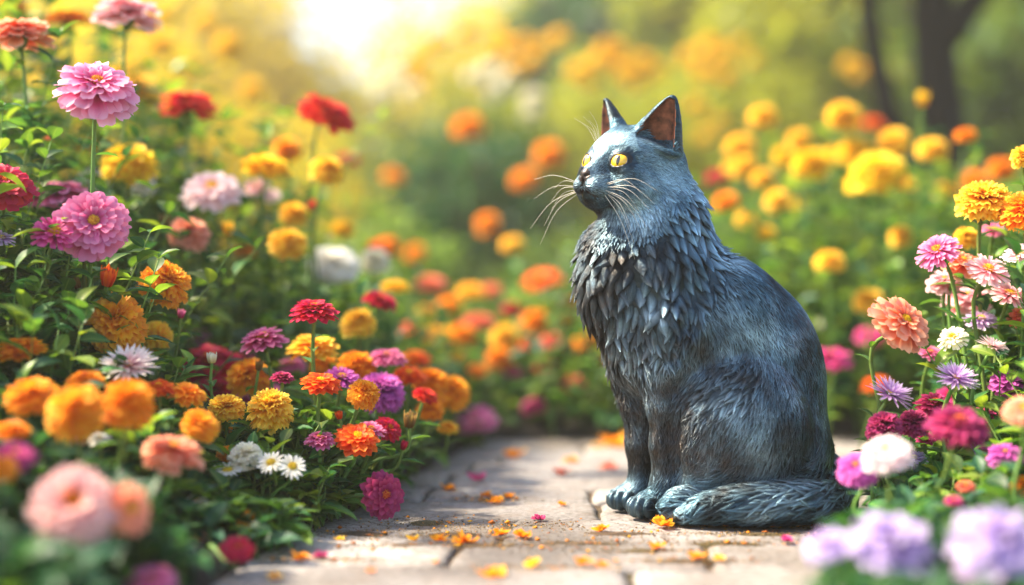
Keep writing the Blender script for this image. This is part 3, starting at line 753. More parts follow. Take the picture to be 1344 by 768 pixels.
LF = {
 'bed': sheet_mat('leaf_mid_green', [(0, lin('8aa04a')), (.12, lin('4c7433')), (1, lin('34602f'))], .38, .48, .3, hue=.035, val=.6, tcol='7fae20', vein=.12),
 'deep': sheet_mat('leaf_deep_green', [(0, lin('5f8048')), (.12, lin('2f5a38')), (1, lin('27503a'))], .32, .46, .3, hue=.03, val=.6, tcol='4f8a20', vein=.12),
 'fresh': sheet_mat('leaf_fresh_green', [(0, lin('a9bd58')), (.12, lin('7d9c38')), (1, lin('6a9030'))], .45, .4, .4, hue=.03, val=.5, tcol='a6c020', vein=.1),
 'hedge': sheet_mat('leaf_hedge', [(0, lin('55702e')), (1, lin('3c5c24'))], .34, .5, .3, hue=.03, val=.6, tcol='93a81c'),
 'gold': sheet_mat('leaf_golden', [(0, lin('cfba34')), (1, lin('c0ac26'))], .55, .5, .3, hue=.03, val=.4, tcol='e4cc20'),
 'olive': sheet_mat('leaf_olive', [(0, lin('8a9230')), (1, lin('7c8a2a'))], .5, .5, .3, hue=.04, val=.5, tcol='bcb820'),
}
M_stem = sheet_mat('green_stem', [(0, lin('5b7a34')), (1, lin('7a9a48'))], .12, .5, .4, hue=.02, val=.4)
M_bark = plain('tree_bark', '1c150e', .9)

# ------------------------------------------------------------------ flower heads
PAL = {  # base, middle, tip, centre
 'pink': ('c2185a', 'e86aa8', 'f9c4de', 'e8a020'), 'magenta': ('8a0e50', 'd02a80', 'ea62a8', 'f0b010'),
 'crimson': ('7a0828', 'c4123e', 'dc2c58', 'e07018'), 'rose': ('a81c58', 'dc5494', 'f09cc4', 'e0a030'),
 'red': ('8a0a08', 'd42418', 'ec4838', 'c83018'), 'coral': ('c83820', 'f07050', 'f8a088', 'f0b020'),
 'peach': ('e86028', 'f69068', 'fbbfa0', 'f2c01c'), 'palepink': ('e8a8b8', 'f4d0d4', 'faecec', 'eebc40'),
 'blush': ('d87890', 'f0a8b4', 'f9d8d8', 'e8b830'), 'orange': ('e06000', 'fa9410', 'ffb028', 'e06000'),
 'amber': ('fa9a00', 'ffc41a', 'ffdc50', 'e88000'), 'yellow': ('f49c00', 'ffcc14', 'ffe03c', 'f09808'), 'blushgold': ('f08a1c', 'f4aca4', 'fbe0da', 'f09010'), 'tangerine': ('ee7c00', 'ffa010', 'ffbc34', 'e07000'), 'shell': ('e88a98', 'f8e4e2', 'fbf6f2', 'e8a040'), 'brown': ('6a4a20', '8a6a34', 'a88a50', '8a6a34'),
 'flame': ('e04408', 'f25412', 'fa8028', 'f8c010'), 'white': ('ece6c4', 'fcf8ec', 'fffdf6', 'e8c840'),
 'cream': ('d8c878', 'f2ecca', 'faf6e6', 'e8c030'), 'lilac': ('b070c0', 'd8b0e4', 'f2e0f6', 'f0d060'),
 'purple': ('7a1070', 'b83aa4', 'd870c4', 'e0a040'), 'violet': ('8a62b4', 'bea4dc', 'e0d0f2', 'f0e0c0'),
 'plum': ('6a0840', 'a8205e', 'c84880', 'd86030')}
_pm = {}
def petal_mat(pal):
    if pal not in _pm:
        a, b_, c, e = PAL[pal]
        m1 = sheet_mat('petal_' + pal, [(0, lin(a)), (.58, lin(b_)), (1, lin(c))], .42, .5, .25, hue=.012, val=.28, vein=.12)
        m2 = sheet_mat('centre_' + pal, [(0, lin(e)), (1, lin(e))], .2, .6, .2, hue=.03, val=.5)
        _pm[pal] = (m1, m2)
    return _pm[pal]
def petal(L, W, a0, curl, cup, tip='round', nu=5, nv=7, ruff=0., rg=None, z0=0.):
    """petal in the x-z plane leaving the axis; returns grid nv x nu x 3 and t"""
    u = np.linspace(-1, 1, nu); vs = np.linspace(0, 1, nv); G = np.zeros((nv, nu, 3)); x = 0.; z = z0; dl = L / (nv - 1)
    ph = rg.uniform(0, 6.28)
    for i, v in enumerate(vs):
        if tip == 'round': w = W * (.32 + .68 * math.sin(min(1, v / .72) * math.pi / 2)) * math.sqrt(max(0, 1 - max(0, (v - .72) / .285) ** 2.2) + .02)
        elif tip == 'point': w = W * (.35 + .65 * math.sin(min(1, v / .6) * math.pi / 2)) * (1 - max(0, (v - .6) / .4) ** 1.6 * .93)
        else: w = W * (.3 + .7 * min(1, v / .85)) * (1 if v < 1 else .86)
        a = a0 + curl * v
        G[i, :, 0] = x - math.sin(a) * cup * W * u ** 2; G[i, :, 1] = u * w
        G[i, :, 2] = z + math.cos(a) * cup * W * u ** 2
        if ruff: G[i, :, 2] += ruff * W * v * np.sin(u * 4.2 + ph) ; G[i, :, 0] += ruff * W * v * .5 * np.cos(u * 5 + ph * 2)
        if i == nv - 1 and tip != 'point': G[i, :, 0] += L * .035 * np.where(np.arange(nu) % 2, 1, -1) * (np.abs(u) < .99)
        x += dl * math.cos(a); z += dl * math.sin(a)
    return G, vs[:, None]
KIND = {  # layers: (count, length, width, start angle deg, curl deg, start radius, z)
 'zinnia': dict(tip='round', cup=.22, cen=.29, lay=[(17, 1, .30, -8, -10, .12, 0), (16, .95, .29, 6, -22, .11, .05), (15, .84, .27, 20, -34, .10, .10), (13, .68, .24, 34, -40, .09, .15), (11, .50, .2, 48, -46, .08, .19)]),
 'dahlia': dict(tip='notch', cup=.30, cen=.17, lay=[(15, 1, .36, -16, -10, .1, -.02), (15, .98, .35, -2, -22, .1, .04), (14, .90, .33, 14, -30, .09, .10), (13, .76, .30, 24, -34, .10, .14), (11, .58, .24, 34, -38, .11, .17), (9, .40, .18, 46, -40, .11, .2)]),
 'marigold': dict(tip='notch', cup=.12, cen=0, ruff=.42, lay=[(22, .94, .27, -16, -30, .08, -.04), (22, .95, .27, -2, -34, .08, .04), (22, .92, .26, 12, -36, .08, .10), (21, .88, .25, 25, -38, .07, .15), (20, .82, .24, 38, -38, .06, .18), (17, .75, .22, 50, -36, .05, .2), (15, .68, .20, 61, -32, .04, .2), (12, .62, .18, 72, -26, .03, .19), (8, .58, .15, 82, -16, .01, .18)]),
 'chrysanthemum': dict(tip='point', cup=.25, cen=.16, lay=[(24, 1, .12, -4, 8, .1, 0), (22, .92, .11, 12, 6, .09, .04), (18, .78, .10, 28, 4, .08, .08), (13, .55, .065, 46, 0, .07, .11)]),
 'daisy': dict(tip='round', cup=.15, cen=.3, lay=[(15, 1, .16, 4, -12, .14, 0), (14, .9, .15, 16, -16, .13, .03)]),
 'petunia': dict(tip='notch', cup=.2, cen=.14, ruff=.22, lay=[(8, 1, .74, -14, -18, .08, -.02), (7, .9, .66, 8, -28, .08, .06), (6, .7, .55, 30, -34, .06, .13), (5, .45, .4, 52, -30, .05, .18)]),
 'aster': dict(tip='notch', cup=.2, cen=.26, lay=[(20, 1, .19, -6, -8, .12, 0), (18, .9, .18, 10, -14, .12, .04), (16, .74, .16, 26, -16, .1, .08), (12, .5, .13, 42, -20, .1, .12)]),
}
_bl = {}
def bloom_mesh(kind, pal, var):
    key = (kind, pal, var)
    if key in _bl: return _bl[key]
    K = KIND[kind]; rg = random.Random(hash(str(key)) % 9999 if False else sum(map(ord, kind + pal)) * 7 + var)
    mb = MB()
    for n, L, W_, a0, cu, r0, z0 in K['lay']:
        o = rg.uniform(0, 6.28)
        for k in range(n):
            G, t = petal(L * rg.uniform(.88, 1.05) - r0, W_ * rg.uniform(.85, 1.1) * .62, R_(a0 + rg.uniform(-7, 7)), R_(cu + rg.uniform(-10, 10)), K['cup'], K['tip'], ruff=K.get('ruff', .06) * rg.uniform(.6, 1.3), rg=rg, z0=z0)
            G[..., 0] += r0; a = o + (k + rg.uniform(-.22, .22)) * 6.2832 / n; tw = rg.uniform(-.15, .15)
            x, y_ = G[..., 0].copy(), G[..., 1].copy() ; G[..., 2] += y_ * tw
            G[..., 0] = x * math.cos(a) - y_ * math.sin(a); G[..., 1] = x * math.sin(a) + y_ * math.cos(a)
            mb.grid(G, t, rg.random())
    m1, m2 = petal_mat(pal); b_ = mb.mesh('bloom', [m1]); c = None
    if K['cen']:
        mb = MB(); R = K['cen']; zz = K['lay'][-1][6] + (.10 if kind != 'chrysanthemum' else .05); n = 70
        for k in range(n):
            rr2 = R * math.sqrt((k + .5) / n); a = k * 2.39996; h = zz + .10 * (1 - (rr2 / R) ** 2); s = R * .13
            ax = np.array([math.cos(a) * rr2 * 1.4, math.sin(a) * rr2 * 1.4, .5]); ax /= np.linalg.norm(ax); p = np.array([math.cos(a) * rr2, math.sin(a) * rr2, h - .12])
            mb.tube([p, p + ax * s * 1.6, p + ax * s * 2.4], [s * .5, s * .75, s * .5], 5, rnd=rg.random())
        th = np.linspace(0, math.pi / 2, 6); ph = np.linspace(0, 6.2832, 14, endpoint=False)
        G = np.stack([np.sin(th)[:, None] * np.cos(ph) * R, np.sin(th)[:, None] * np.sin(ph) * R, np.cos(th)[:, None] * .12 + zz - .12 + 0 * ph], -1); mb.grid(G, wrap=True)
        c = mb.mesh('centre', [m2])
    _bl[key] = (b_, c); return _bl[key]
_cal = None
def calyx():
    global _cal
    if _cal is None:
        mb = MB(); th = np.linspace(0, 1, 6); prof = [.07, .13, .2, .24, .24, .2]; ph = np.linspace(0, 6.2832, 12, endpoint=False)
        G = np.stack([np.array(prof)[:, None] * np.cos(ph), np.array(prof)[:, None] * np.sin(ph), (-.42 + .48 * th)[:, None] + 0 * ph], -1); mb.grid(G, wrap=True); rg = random.Random(1)
        for k in range(10):
            G, t = petal(.34, .08, R_(25), R_(-30), .2, 'point', 3, 5, rg=rg, z0=-.12); G[..., 0] += .14; a = k * .6283; x, y_ = G[..., 0].copy(), G[..., 1].copy()
            G[..., 0] = x * math.cos(a) - y_ * math.sin(a); G[..., 1] = x * math.sin(a) + y_ * math.cos(a); mb.grid(G, t)
        _cal = mb.mesh('calyx', [M_stem])
    return _cal
_lv = {}
def leaf_mesh(var, mat):
    if (var, mat) not in _lv:
        V, Q, A = leaf_cloud(np.zeros((1, 3)), np.zeros(1), np.array([.3]), np.ones(1), seed=var, roll=np.zeros(1), width=(.4, .5, .34)[var], fold=.22, droop=(.35, .5, .25)[var])
        A['rnd'][:] = (.3, .6, .85)[var]
        _lv[(var, mat)] = np_mesh('leaf', V, Q, [LF[mat]], True, A)
    return _lv[(var, mat)]
FL = []      # every flower: dict with root, px, cluster ...
frg = random.Random(21)
VARS = 5
def flower(px, py, w, kind, pal, d, tc=18, tr=0, cl='', desc=None, base=None, leafmat='bed', stem=True):
    """w: width in photo pixels; tc: tilt towards the camera, tr: tilt to the right (deg)"""
    pal0 = pal
    if cl in ('low', 'near', 'front', 'lilac', 'fallen'): pal = {'amber': 'tangerine', 'yellow': 'amber'}.get(pal, pal)
    c = P(px, py, d); R = w * d / F_PX / 2 * {'lilac': 1.15, 'low': 1.08}.get(cl, 1)
    zb = .018
    if base is None:
        gx = c[0] + frg.uniform(-.03, .03) - math.sin(R_(tr)) * .12; gy = d + frg.uniform(.0, .06) + math.sin(R_(tc)) * .05
        if cl in ('low', 'near', 'front', 'tall'): gx = min(gx, XL(gy) - .015)
        if cl in ('lilac', 'rfront'): gx = max(gx, XR(gy) + .015)
        base = (gx, gy)
    # the axis of the bloom
    ax = np.array([math.sin(R_(tr)), -math.sin(R_(tc)), 0.]); ax[2] = math.sqrt(max(.02, 1 - (ax ** 2).sum())); ax /= np.linalg.norm(ax)
    b0 = np.array([base[0], base[1], zb]); root = link(kind, None, loc=tuple(b0))
    cc = c - ax * R * .12                          # bloom origin a little under its centre
    q = Vector((0, 0, 1)).rotation_difference(Vector(ax)).to_matrix().to_4x4()
    M4 = Matrix.Translation(Vector(cc - b0)) @ q @ Matrix.Rotation(frg.uniform(0, 6.28), 4, 'Z') @ Matrix.Diagonal((R * frg.uniform(.93, 1.07), R * frg.uniform(.93, 1.07), R * frg.uniform(.85, 1.2), 1))
    if kind == 'bud': bm, cm = bud_mesh(pal)
    else: bm, cm = bloom_mesh(kind, pal, frg.randrange(VARS))
    bo = link('bloom', bm, root); bo.matrix_local = M4
    if cm: link('centre', cm, bo)
    ca = link('calyx', calyx(), bo)
    # stem
    e = cc - ax * R * .35; L = max(.03, np.linalg.norm(e - b0)); up1 = b0 + np.array([frg.uniform(-.02, .02), frg.uniform(-.01, .02), L * .5]) * .9
    m1 = b0 * .62 + e * .38 + [frg.uniform(-.012, .012), frg.uniform(-.01, .01), L * .04]; m2 = e - ax * min(.05, L * .3)
    pts = spline([b0 - [0, 0, .02], m1, m2, e, e + ax * R * .05], 16)
    r0 = .0017 + .0009 * min(1, R / .03); mb = MB(); mb.tube(pts, np.linspace(r0 * 1.15, r0, 16), 7, rnd=frg.random()); link('stem', mb.mesh('stem', [M_stem]), root)
    for v in root.children: pass
    so_ = [o for o in root.children if o.name.startswith('stem')][0]; so_.location = tuple(-b0)
    # leaves along the stem, each a part
    nl = int(min(9, 2 + L / .045)) if d < 2.4 else 3
    for k in range(nl):
        f = .14 + (.56 if cl in ('low', 'near', 'lilac') else .68) * (k + frg.random() * .6) / nl; p = pts[int(f * 15)]; a = k * 2.2 + frg.uniform(-.4, .4)
        s = frg.uniform(.028, .05) * (1.1 - .55 * f)
        lo_ = link('leaf', leaf_mesh(frg.randrange(3), leafmat), root)
        lo_.matrix_local = Matrix.Translation(Vector(p - b0)) @ Matrix.Rotation(a, 4, 'Z') @ Matrix.Rotation(frg.uniform(-.5, .3), 4, 'Y') @ Matrix.Scale(s, 4)
    FL.append(dict(root=root, d=d, w=w, px=px, py=py, cl=cl, kind=kind, pal=pal0, desc=desc))
    return root
def bud_mesh(pal):
    if ('bud', pal) in _bl: return _bl[('bud', pal)]
    mb = MB(); rg = random.Random(4)
    for n, L, W_, a0, cu, r0 in ((12, 1.5, .42, 68, 30, .45), (12, 1.3, .4, 74, 26, .35), (10, 1.5, .3, 82, 20, .2)):
        for k in range(n):
            G, t = petal(L * rg.uniform(.8, 1.1), W_ * .6, R_(a0), R_(cu), .3, 'point', rg=rg, z0=-.6); G[..., 0] += r0; a = k * 6.283 / n + r0 * 7; x, y_ = G[..., 0].copy(), G[..., 1].copy()
            G[..., 0] = x * math.cos(a) - y_ * math.sin(a); G[..., 1] = x * math.sin(a) + y_ * math.cos(a); mb.grid(G, t, rg.random())
    _bl[('bud', pal)] = (mb.mesh('bloom', [petal_mat(pal)[0]]), None); return _bl[('bud', pal)]
# ------------------------------------------------------------------ the flowers, one by one: photo px, py, width px, kind, palette, distance, tilt to viewer, tilt right, [own label]
T_ = {}
T_['near'] = [
 (127, 112, 112, 'dahlia', 'pink', 1.84, 34, 12, 'large pink dahlia with ruffled petals, alone on a long stem, highest in sharp focus'),
 (122, 292, 102, 'dahlia', 'rose', 1.83, 52, 22, 'large magenta-pink dahlia turned to the viewer beside the yellow-centred aster'),
 (72, 304, 70, 'aster', 'magenta', 1.80, 30, 18, 'magenta aster with raised yellow centre touching the large pink dahlia'),
 (8, 240, 78, 'dahlia', 'crimson', 1.86, 35, 15, 'crimson-pink dahlia cut by the picture edge, above the lilac aster'),
 (74, 252, 90, 'dahlia', 'rose', 2.12, 10, 0, 'dusky pink dahlia half hidden behind the magenta-pink one'),
 (2, 311, 40, 'aster', 'lilac', 1.86, 20, 10, 'small pale lilac aster cut by the picture edge'),
 (142, 363, 32, 'bud', 'flame', 1.84, 20, 15, 'rust red half-open bud just above the orange marigold'),
 (151, 423, 86, 'marigold', 'amber', 1.85, 50, 5, 'full amber marigold facing the viewer, right above the white chrysanthemum'),
 (218, 371, 70, 'marigold', 'amber', 1.95, 18, 32, 'amber marigold tilted toward the path on the dark leafy slope'),
 (207, 443, 52, 'marigold', 'yellow', 2.02, 25, 55, 'golden marigold drooping behind the full amber one'),
 (167, 475, 88, 'chrysanthemum', 'shell', 1.74, 26, 0, 'white chrysanthemum with blush base and spiky petals seen from its side'),
 (26, 456, 76, 'zinnia', 'orange', 1.72, 12, -6, 'flat orange zinnia seen edge-on at the picture edge'),
]
T_['tall'] = [
 (25, 40, 88, 'dahlia', 'peach', 2.10, 6, -4, 'peach-pink dahlia seen from below its rim in the top corner'),
 (90, 22, 72, 'zinnia', 'orange', 2.5, 8, 0, None), (168, 14, 90, 'dahlia', 'blush', 2.28, 4, 6, None),
 (246, 133, 74, 'dahlia', 'red', 2.45, 10, 4, None), (431, 143, 80, 'dahlia', 'red', 2.5, 14, 22, None),
 (170, 214, 80, 'marigold', 'yellow', 2.3, 14, 3, None), (180, 118, 66, 'marigold', 'amber', 2.9, 12, 0, None),
 (350, 216, 76, 'zinnia', 'yellow', 2.4, 14, 8, None), (430, 223, 50, 'marigold', 'amber', 2.45, 12, 18, None),
 (278, 248, 84, 'zinnia', 'palepink', 2.35, 38, 2, None), (336, 244, 30, 'aster', 'blush', 2.6, 40, 0, None), (356, 256, 28, 'aster', 'palepink', 2.6, 40, 0, None),
 (248, 305, 62, 'marigold', 'peach', 2.25, 14, 14, None), (378, 318, 58, 'marigold', 'amber', 2.3, 20, 10, None), (386, 280, 42, 'marigold', 'amber', 2.5, 20, 10, None),
 (437, 345, 72, 'marigold', 'white', 2.65, 20, 10, None), (492, 341, 42, 'marigold', 'cream', 2.8, 20, 0, None),
 (188, 240, 38, 'marigold', 'white', 2.45, 20, 0, None), (122, 236, 46, 'marigold', 'white', 2.5, 20, 0, None), (376, 196, 44, 'marigold', 'orange', 2.75, 20, 0, None),
 (113, 190, 34, 'zinnia', 'orange', 2.7, 20, 0, None), (15, 5, 44, 'marigold', 'orange', 2.7, 10, 0, None), (455, 208, 40, 'zinnia', 'crimson', 3.3, 20, 0, None),
 (520, 375, 42, 'zinnia', 'yellow', 2.6, 12, 5, None), (500, 393, 52, 'zinnia', 'crimson', 2.3, 12, 20, None), (470, 423, 50, 'marigold', 'amber', 2.25, 14, 0, None),
 (255, 440, 48, 'aster', 'purple', 2.5, 20, 0, None), (232, 425, 34, 'aster', 'purple', 2.55, 20, 0, None), (495, 322, 30, 'zinnia', 'flame', 3.0, 15, 0, None), (508, 322, 34, 'marigold', 'orange', 3.3, 15, 0, None),
 (30, 130, 30, 'aster', 'white', 2.6, 20, 0, None),
]
T_['low'] = [
 (413, 406, 64, 'zinnia', 'crimson', 1.93, 14, 4, 'crimson zinnia standing tallest on a straight stem above the low flowers'),
 (346, 444, 60, 'zinnia', 'rose', 2.0, 12, -8, 'rose pink zinnia just beside the tall-stemmed crimson one'),
 (275, 474, 84, 'zinnia', 'crimson', 2.15, 20, 0, 'wide crimson zinnia with orange centre blurred over the low marigolds'),
 (410, 453, 68, 'zinnia', 'yellow', 2.06, 14, 0, 'flat yellow zinnia behind the stem of the tallest crimson one'),
 (327, 494, 56, 'marigold', 'amber', 2.06, 14, -4, None), (508, 467, 50, 'zinnia', 'rose', 2.12, 14, 0, None),
 (371, 494, 34, 'zinnia', 'plum', 1.92, 8, 4, 'small plum zinnia seen side-on beside the flame-coloured one'),
 (421, 501, 52, 'zinnia', 'flame', 1.90, 18, 6, 'flame zinnia with yellow centre under the tall crimson stem'),
 (449, 494, 46, 'aster', 'purple', 1.99, 20, 10, 'purple aster tucked behind the flame zinnia'), (478, 516, 43, 'marigold', 'amber', 1.90, 24, 22, 'small amber marigold leaning toward the path before the purple bloom'),
 (500, 513, 62, 'marigold', 'purple', 2.05, 18, 8, 'big magenta-purple pompon bloom behind the small amber marigold'),
 (297, 534, 50, 'marigold', 'yellow', 1.88, 16, 0, 'neat yellow marigold on a thin dark stem above white daisies'),
 (355, 537, 65, 'marigold', 'yellow', 1.86, 16, 0, 'larger yellow marigold in sharp focus right above the two white daisies'),
 (420, 576, 42, 'zinnia', 'rose', 1.85, 14, 2, 'small rose zinnia on the plant nearest the paving, crisp in focus'), (469, 574, 56, 'zinnia', 'flame', 1.86, 30, 10, 'orange-red zinnia with yellow centre beside the small rose zinnia'),
 (487, 562, 40, 'aster', 'rose', 1.93, 24, 8, 'dusty pink aster half behind the orange-red zinnia'), (511, 562, 38, 'zinnia', 'crimson', 1.95, 32, 35, None),
 (538, 551, 24, 'bud', 'brown', 1.95, 10, 8, 'brown closed seed bud standing over the edge leaves'),
 (505, 649, 62, 'zinnia', 'plum', 1.84, 60, 38, 'crimson zinnia with orange centre hanging low beside the paving'),
 (537, 491, 50, 'zinnia', 'flame', 2.16, 16, 6, None), (566, 500, 46, 'marigold', 'orange', 2.2, 16, 10, None), (594, 514, 50, 'marigold', 'amber', 2.3, 20, 14, None), (559, 517, 36, 'zinnia', 'red', 2.06, 14, 20, None),
 (565, 536, 38, 'marigold', 'orange', 2.15, 16, 10, None), (468, 482, 50, 'marigold', 'orange', 2.12, 14, 0, None), (425, 478, 36, 'marigold', 'orange', 2.2, 14, 0, None),
 (588, 560, 30, 'zinnia', 'yellow', 2.2, 14, 10, None),
 (355, 606, 38, 'daisy', 'white', 1.76, 40, -4, 'white daisy under the larger yellow marigold'), (384, 611, 37, 'daisy', 'white', 1.76, 45, 14, 'white daisy closest to the sharp rose zinnia'), (322, 597, 42, 'marigold', 'cream', 1.78, 30, 0, 'cream double bloom beside the white daisies'),
 (298, 615, 40, 'daisy', 'white', 1.76, 22, 0, 'white daisy seen edge-on below the cream double bloom'), (297, 596, 26, 'marigold', 'orange', 1.82, 20, 0, None),
 (353, 671, 22, 'marigold', 'flame', 1.80, 40, 0, 'tiny rust orange bloom deep in the low leaves'), (280, 508, 52, 'zinnia', 'crimson', 2.1, 16, 0, None), (325, 520, 40, 'zinnia', 'rose', 2.15, 16, 0, None), (383, 478, 40, 'zinnia', 'rose', 2.3, 16, 0, None),
 (320, 470, 36, 'zinnia', 'plum', 2.25, 16, 0, None), (352, 512, 40, 'zinnia', 'rose', 2.18, 16, 0, None), (525, 470, 26, 'zinnia', 'amber', 2.4, 16, 0, None), (545, 470, 40, 'zinnia', 'flame', 2.5, 16, 0, None),
]
T_['low'] += [(300, 566, 14, 'bud', 'amber', 1.9, 10, 0, 'small amber bud beside the neat yellow marigold stem'), (340, 480, 14, 'bud', 'brown', 1.98, 10, 10, 'brown spent bud between the rose and plum zinnias'),
 (445, 545, 13, 'bud', 'flame', 1.9, 10, -10, 'tiny orange-red bud under the small amber marigold'), (278, 470, 18, 'bud', 'cream', 1.93, 5, 0, 'pale green-white round bud before the wide crimson zinnia'), (530, 585, 13, 'bud', 'crimson', 1.95, 10, 20, 'tiny crimson bud at the leafy edge below the brown seed bud')]
T_['near'] += [(100, 372, 18, 'bud', 'brown', 1.88, 10, -20, 'shrivelled brown bud on the dark leafy slope'), (60, 395, 14, 'bud', 'amber', 1.84, 10, 10, 'tiny amber bud over the dark leaves at the picture edge'), (238, 412, 14, 'bud', 'rose', 1.98, 10, 10, 'tiny rose bud close to the tilted amber marigold')]
T_['tall'] += [(300, 300, 20, 'bud', 'amber', 2.3, 10, 0, None), (410, 270, 18, 'bud', 'red', 2.5, 10, 0, None), (215, 290, 20, 'bud', 'brown', 2.3, 10, 0, None), (60, 180, 22, 'bud', 'peach', 2.3, 10, 0, None), (320, 330, 36, 'zinnia', 'orange', 2.7, 14, 0, None), (450, 300, 36, 'marigold', 'yellow', 3.0, 14, 0, None), (140, 300, 30, 'marigold', 'orange', 2.3, 14, 0, None)]
T_['front'] = [
 (42, 518, 76, 'marigold', 'orange', 1.56, 12, 0, None), (100, 538, 86, 'marigold', 'amber', 1.48, 16, 0, None), (169, 529, 76, 'marigold', 'orange', 1.52, 16, 12, None), (112, 499, 56, 'zinnia', 'orange', 1.66, 16, 0, None),
 (247, 515, 56, 'zinnia', 'amber', 1.76, 16, 14, None), (208, 508, 44, 'zinnia', 'flame', 1.74, 16, 0, None), (264, 556, 56, 'marigold', 'amber', 1.68, 20, 24, None),
 (228, 590, 88, 'dahlia', 'peach', 1.55, 8, 10, None), (14, 563, 52, 'zinnia', 'orange', 1.5, 12, 0, None), (20, 594, 56, 'dahlia', 'magenta', 1.42, 18, 10, None), (2, 612, 44, 'dahlia', 'orange', 1.36, 30, 20, None),
 (96, 661, 122, 'zinnia', 'blushgold', 1.32, 52, 12, 'big blurred blush pink zinnia with orange centre close to the viewer'), (170, 668, 72, 'zinnia', 'peach', 1.34, 45, 40, 'blurred peach zinnia overlapping the big blush pink one'),
 (198, 762, 76, 'dahlia', 'rose', 1.34, 14, 0, 'rose purple dahlia cut by the lower picture edge'), (312, 718, 46, 'dahlia', 'crimson', 1.52, 30, 18, 'blurred crimson dahlia low over the paving corner'),
 (324, 682, 30, 'marigold', 'amber', 1.66, 40, 20, 'small amber bud-like bloom above the blurred crimson dahlia'), (158, 622, 18, 'aster', 'purple', 1.6, 20, 0, None), (38, 700, 40, 'zinnia', 'orange', 1.5, 20, 0, None), (262, 706, 30, 'zinnia', 'coral', 1.6, 20, 0, None),
 (130, 575, 32, 'aster', 'white', 1.62, 20, 0, None), (258, 655, 32, 'aster', 'white', 1.66, 20, 0, None), (105, 578, 26, 'aster', 'blush', 1.66, 20, 0, None),
]
T_['mid'] = [
 (710, 365, 52, 'zinnia', 'flame', 3.3), (672, 320, 32, 'marigold', 'amber', 3.6), (640, 291, 36, 'marigold', 'orange', 4.0), (619, 380, 46, 'zinnia', 'amber', 3.3), (573, 441, 40, 'marigold', 'amber', 3.1),
 (607, 438, 40, 'marigold', 'orange', 3.15), (629, 421, 50, 'zinnia', 'coral', 3.2), (662, 443, 44, 'marigold', 'amber', 3.1), (655, 470, 38, 'marigold', 'orange', 3.05), (672, 404, 34, 'zinnia', 'crimson', 3.25),
 (701, 422, 40, 'marigold', 'orange', 3.2), (721, 405, 32, 'zinnia', 'red', 3.3), (752, 397, 30, 'zinnia', 'flame', 3.3), (771, 448, 40, 'marigold', 'orange', 3.1), (725, 446, 38, 'zinnia', 'coral', 3.1), (715, 479, 32, 'zinnia', 'crimson', 3.05),
 (701, 530, 36, 'dahlia', 'magenta', 2.98), (674, 487, 30, 'zinnia', 'magenta', 3.05), (752, 502, 36, 'zinnia', 'crimson', 3.05), (624, 485, 34, 'zinnia', 'orange', 3.05), (565, 370, 46, 'zinnia', 'coral', 3.3), (622, 547, 62, 'dahlia', 'rose', 2.75),
 (645, 380, 34, 'zinnia', 'coral', 3.5), (590, 402, 36, 'marigold', 'orange', 3.4), (745, 420, 30, 'zinnia', 'amber', 3.3), (690, 452, 30, 'zinnia', 'flame', 3.15), (800, 470, 36, 'zinnia', 'flame', 3.1), (560, 410, 30, 'marigold', 'amber', 3.3),
 (790, 430, 34, 'marigold', 'orange', 3.2), (540, 430, 36, 'zinnia', 'coral', 3.1), (600, 470, 28, 'marigold', 'amber', 3.1), (740, 370, 28, 'zinnia', 'coral', 3.7),
]
T_['far'] = [(615, 166, 46, 'marigold', 'orange', 4.6), (688, 234, 42, 'marigold', 'orange', 4.4), (721, 202, 42, 'marigold', 'orange', 4.5), (517, 230, 36, 'zinnia', 'orange', 5.0), (640, 300, 30, 'zinnia', 'orange', 4.6), (545, 332, 28, 'marigold', 'orange', 4.2)]
T_['back'] = [
 (1001, 152, 44, 'marigold', 'amber', 3.4), (971, 192, 42, 'marigold', 'amber', 3.5), (1107, 151, 50, 'marigold', 'amber', 3.1), (1146, 162, 36, 'zinnia', 'flame', 4.0), (1049, 184, 36, 'marigold', 'amber', 3.5), (1064, 214, 52, 'marigold', 'yellow', 3.2),
 (1121, 199, 50, 'marigold', 'yellow', 3.1), (1173, 187, 46, 'marigold', 'amber', 3.1), (1152, 224, 76, 'marigold', 'yellow', 2.85), (1223, 195, 46, 'marigold', 'amber', 3.0), (1268, 177, 30, 'marigold', 'orange', 2.9), (1211, 130, 22, 'bud', 'yellow', 3.0),
 (941, 230, 36, 'zinnia', 'crimson', 3.5), (976, 218, 38, 'marigold', 'amber', 3.4), (1001, 234, 32, 'marigold', 'amber', 3.3), (1316, 222, 40, 'marigold', 'orange', 3.4), (1277, 237, 40, 'marigold', 'orange', 3.3),
 (1182, 310, 34, 'marigold', 'amber', 2.85), (1089, 342, 43, 'marigold', 'amber', 2.8), (1140, 394, 43, 'marigold', 'amber', 2.8), (1020, 263, 38, 'marigold', 'amber', 3.1), (979, 287, 30, 'marigold', 'amber', 3.2), (953, 263, 36, 'marigold', 'orange', 3.1),
 (1090, 467, 56, 'dahlia', 'magenta', 2.62), (1142, 438, 42, 'dahlia', 'magenta', 2.9), (1152, 504, 42, 'zinnia', 'flame', 2.7), (1096, 205, 36, 'marigold', 'yellow', 3.3), (1030, 205, 34, 'marigold', 'yellow', 3.6), (1128, 240, 44, 'marigold', 'yellow', 2.95),
 (1240, 250, 32, 'marigold', 'amber', 3.4), (1005, 305, 28, 'marigold', 'yellow', 3.2), (962, 222, 30, 'marigold', 'yellow', 3.6), (1050, 265, 24, 'marigold', 'yellow', 3.4), (1190, 240, 34, 'zinnia', 'amber', 3.3)]
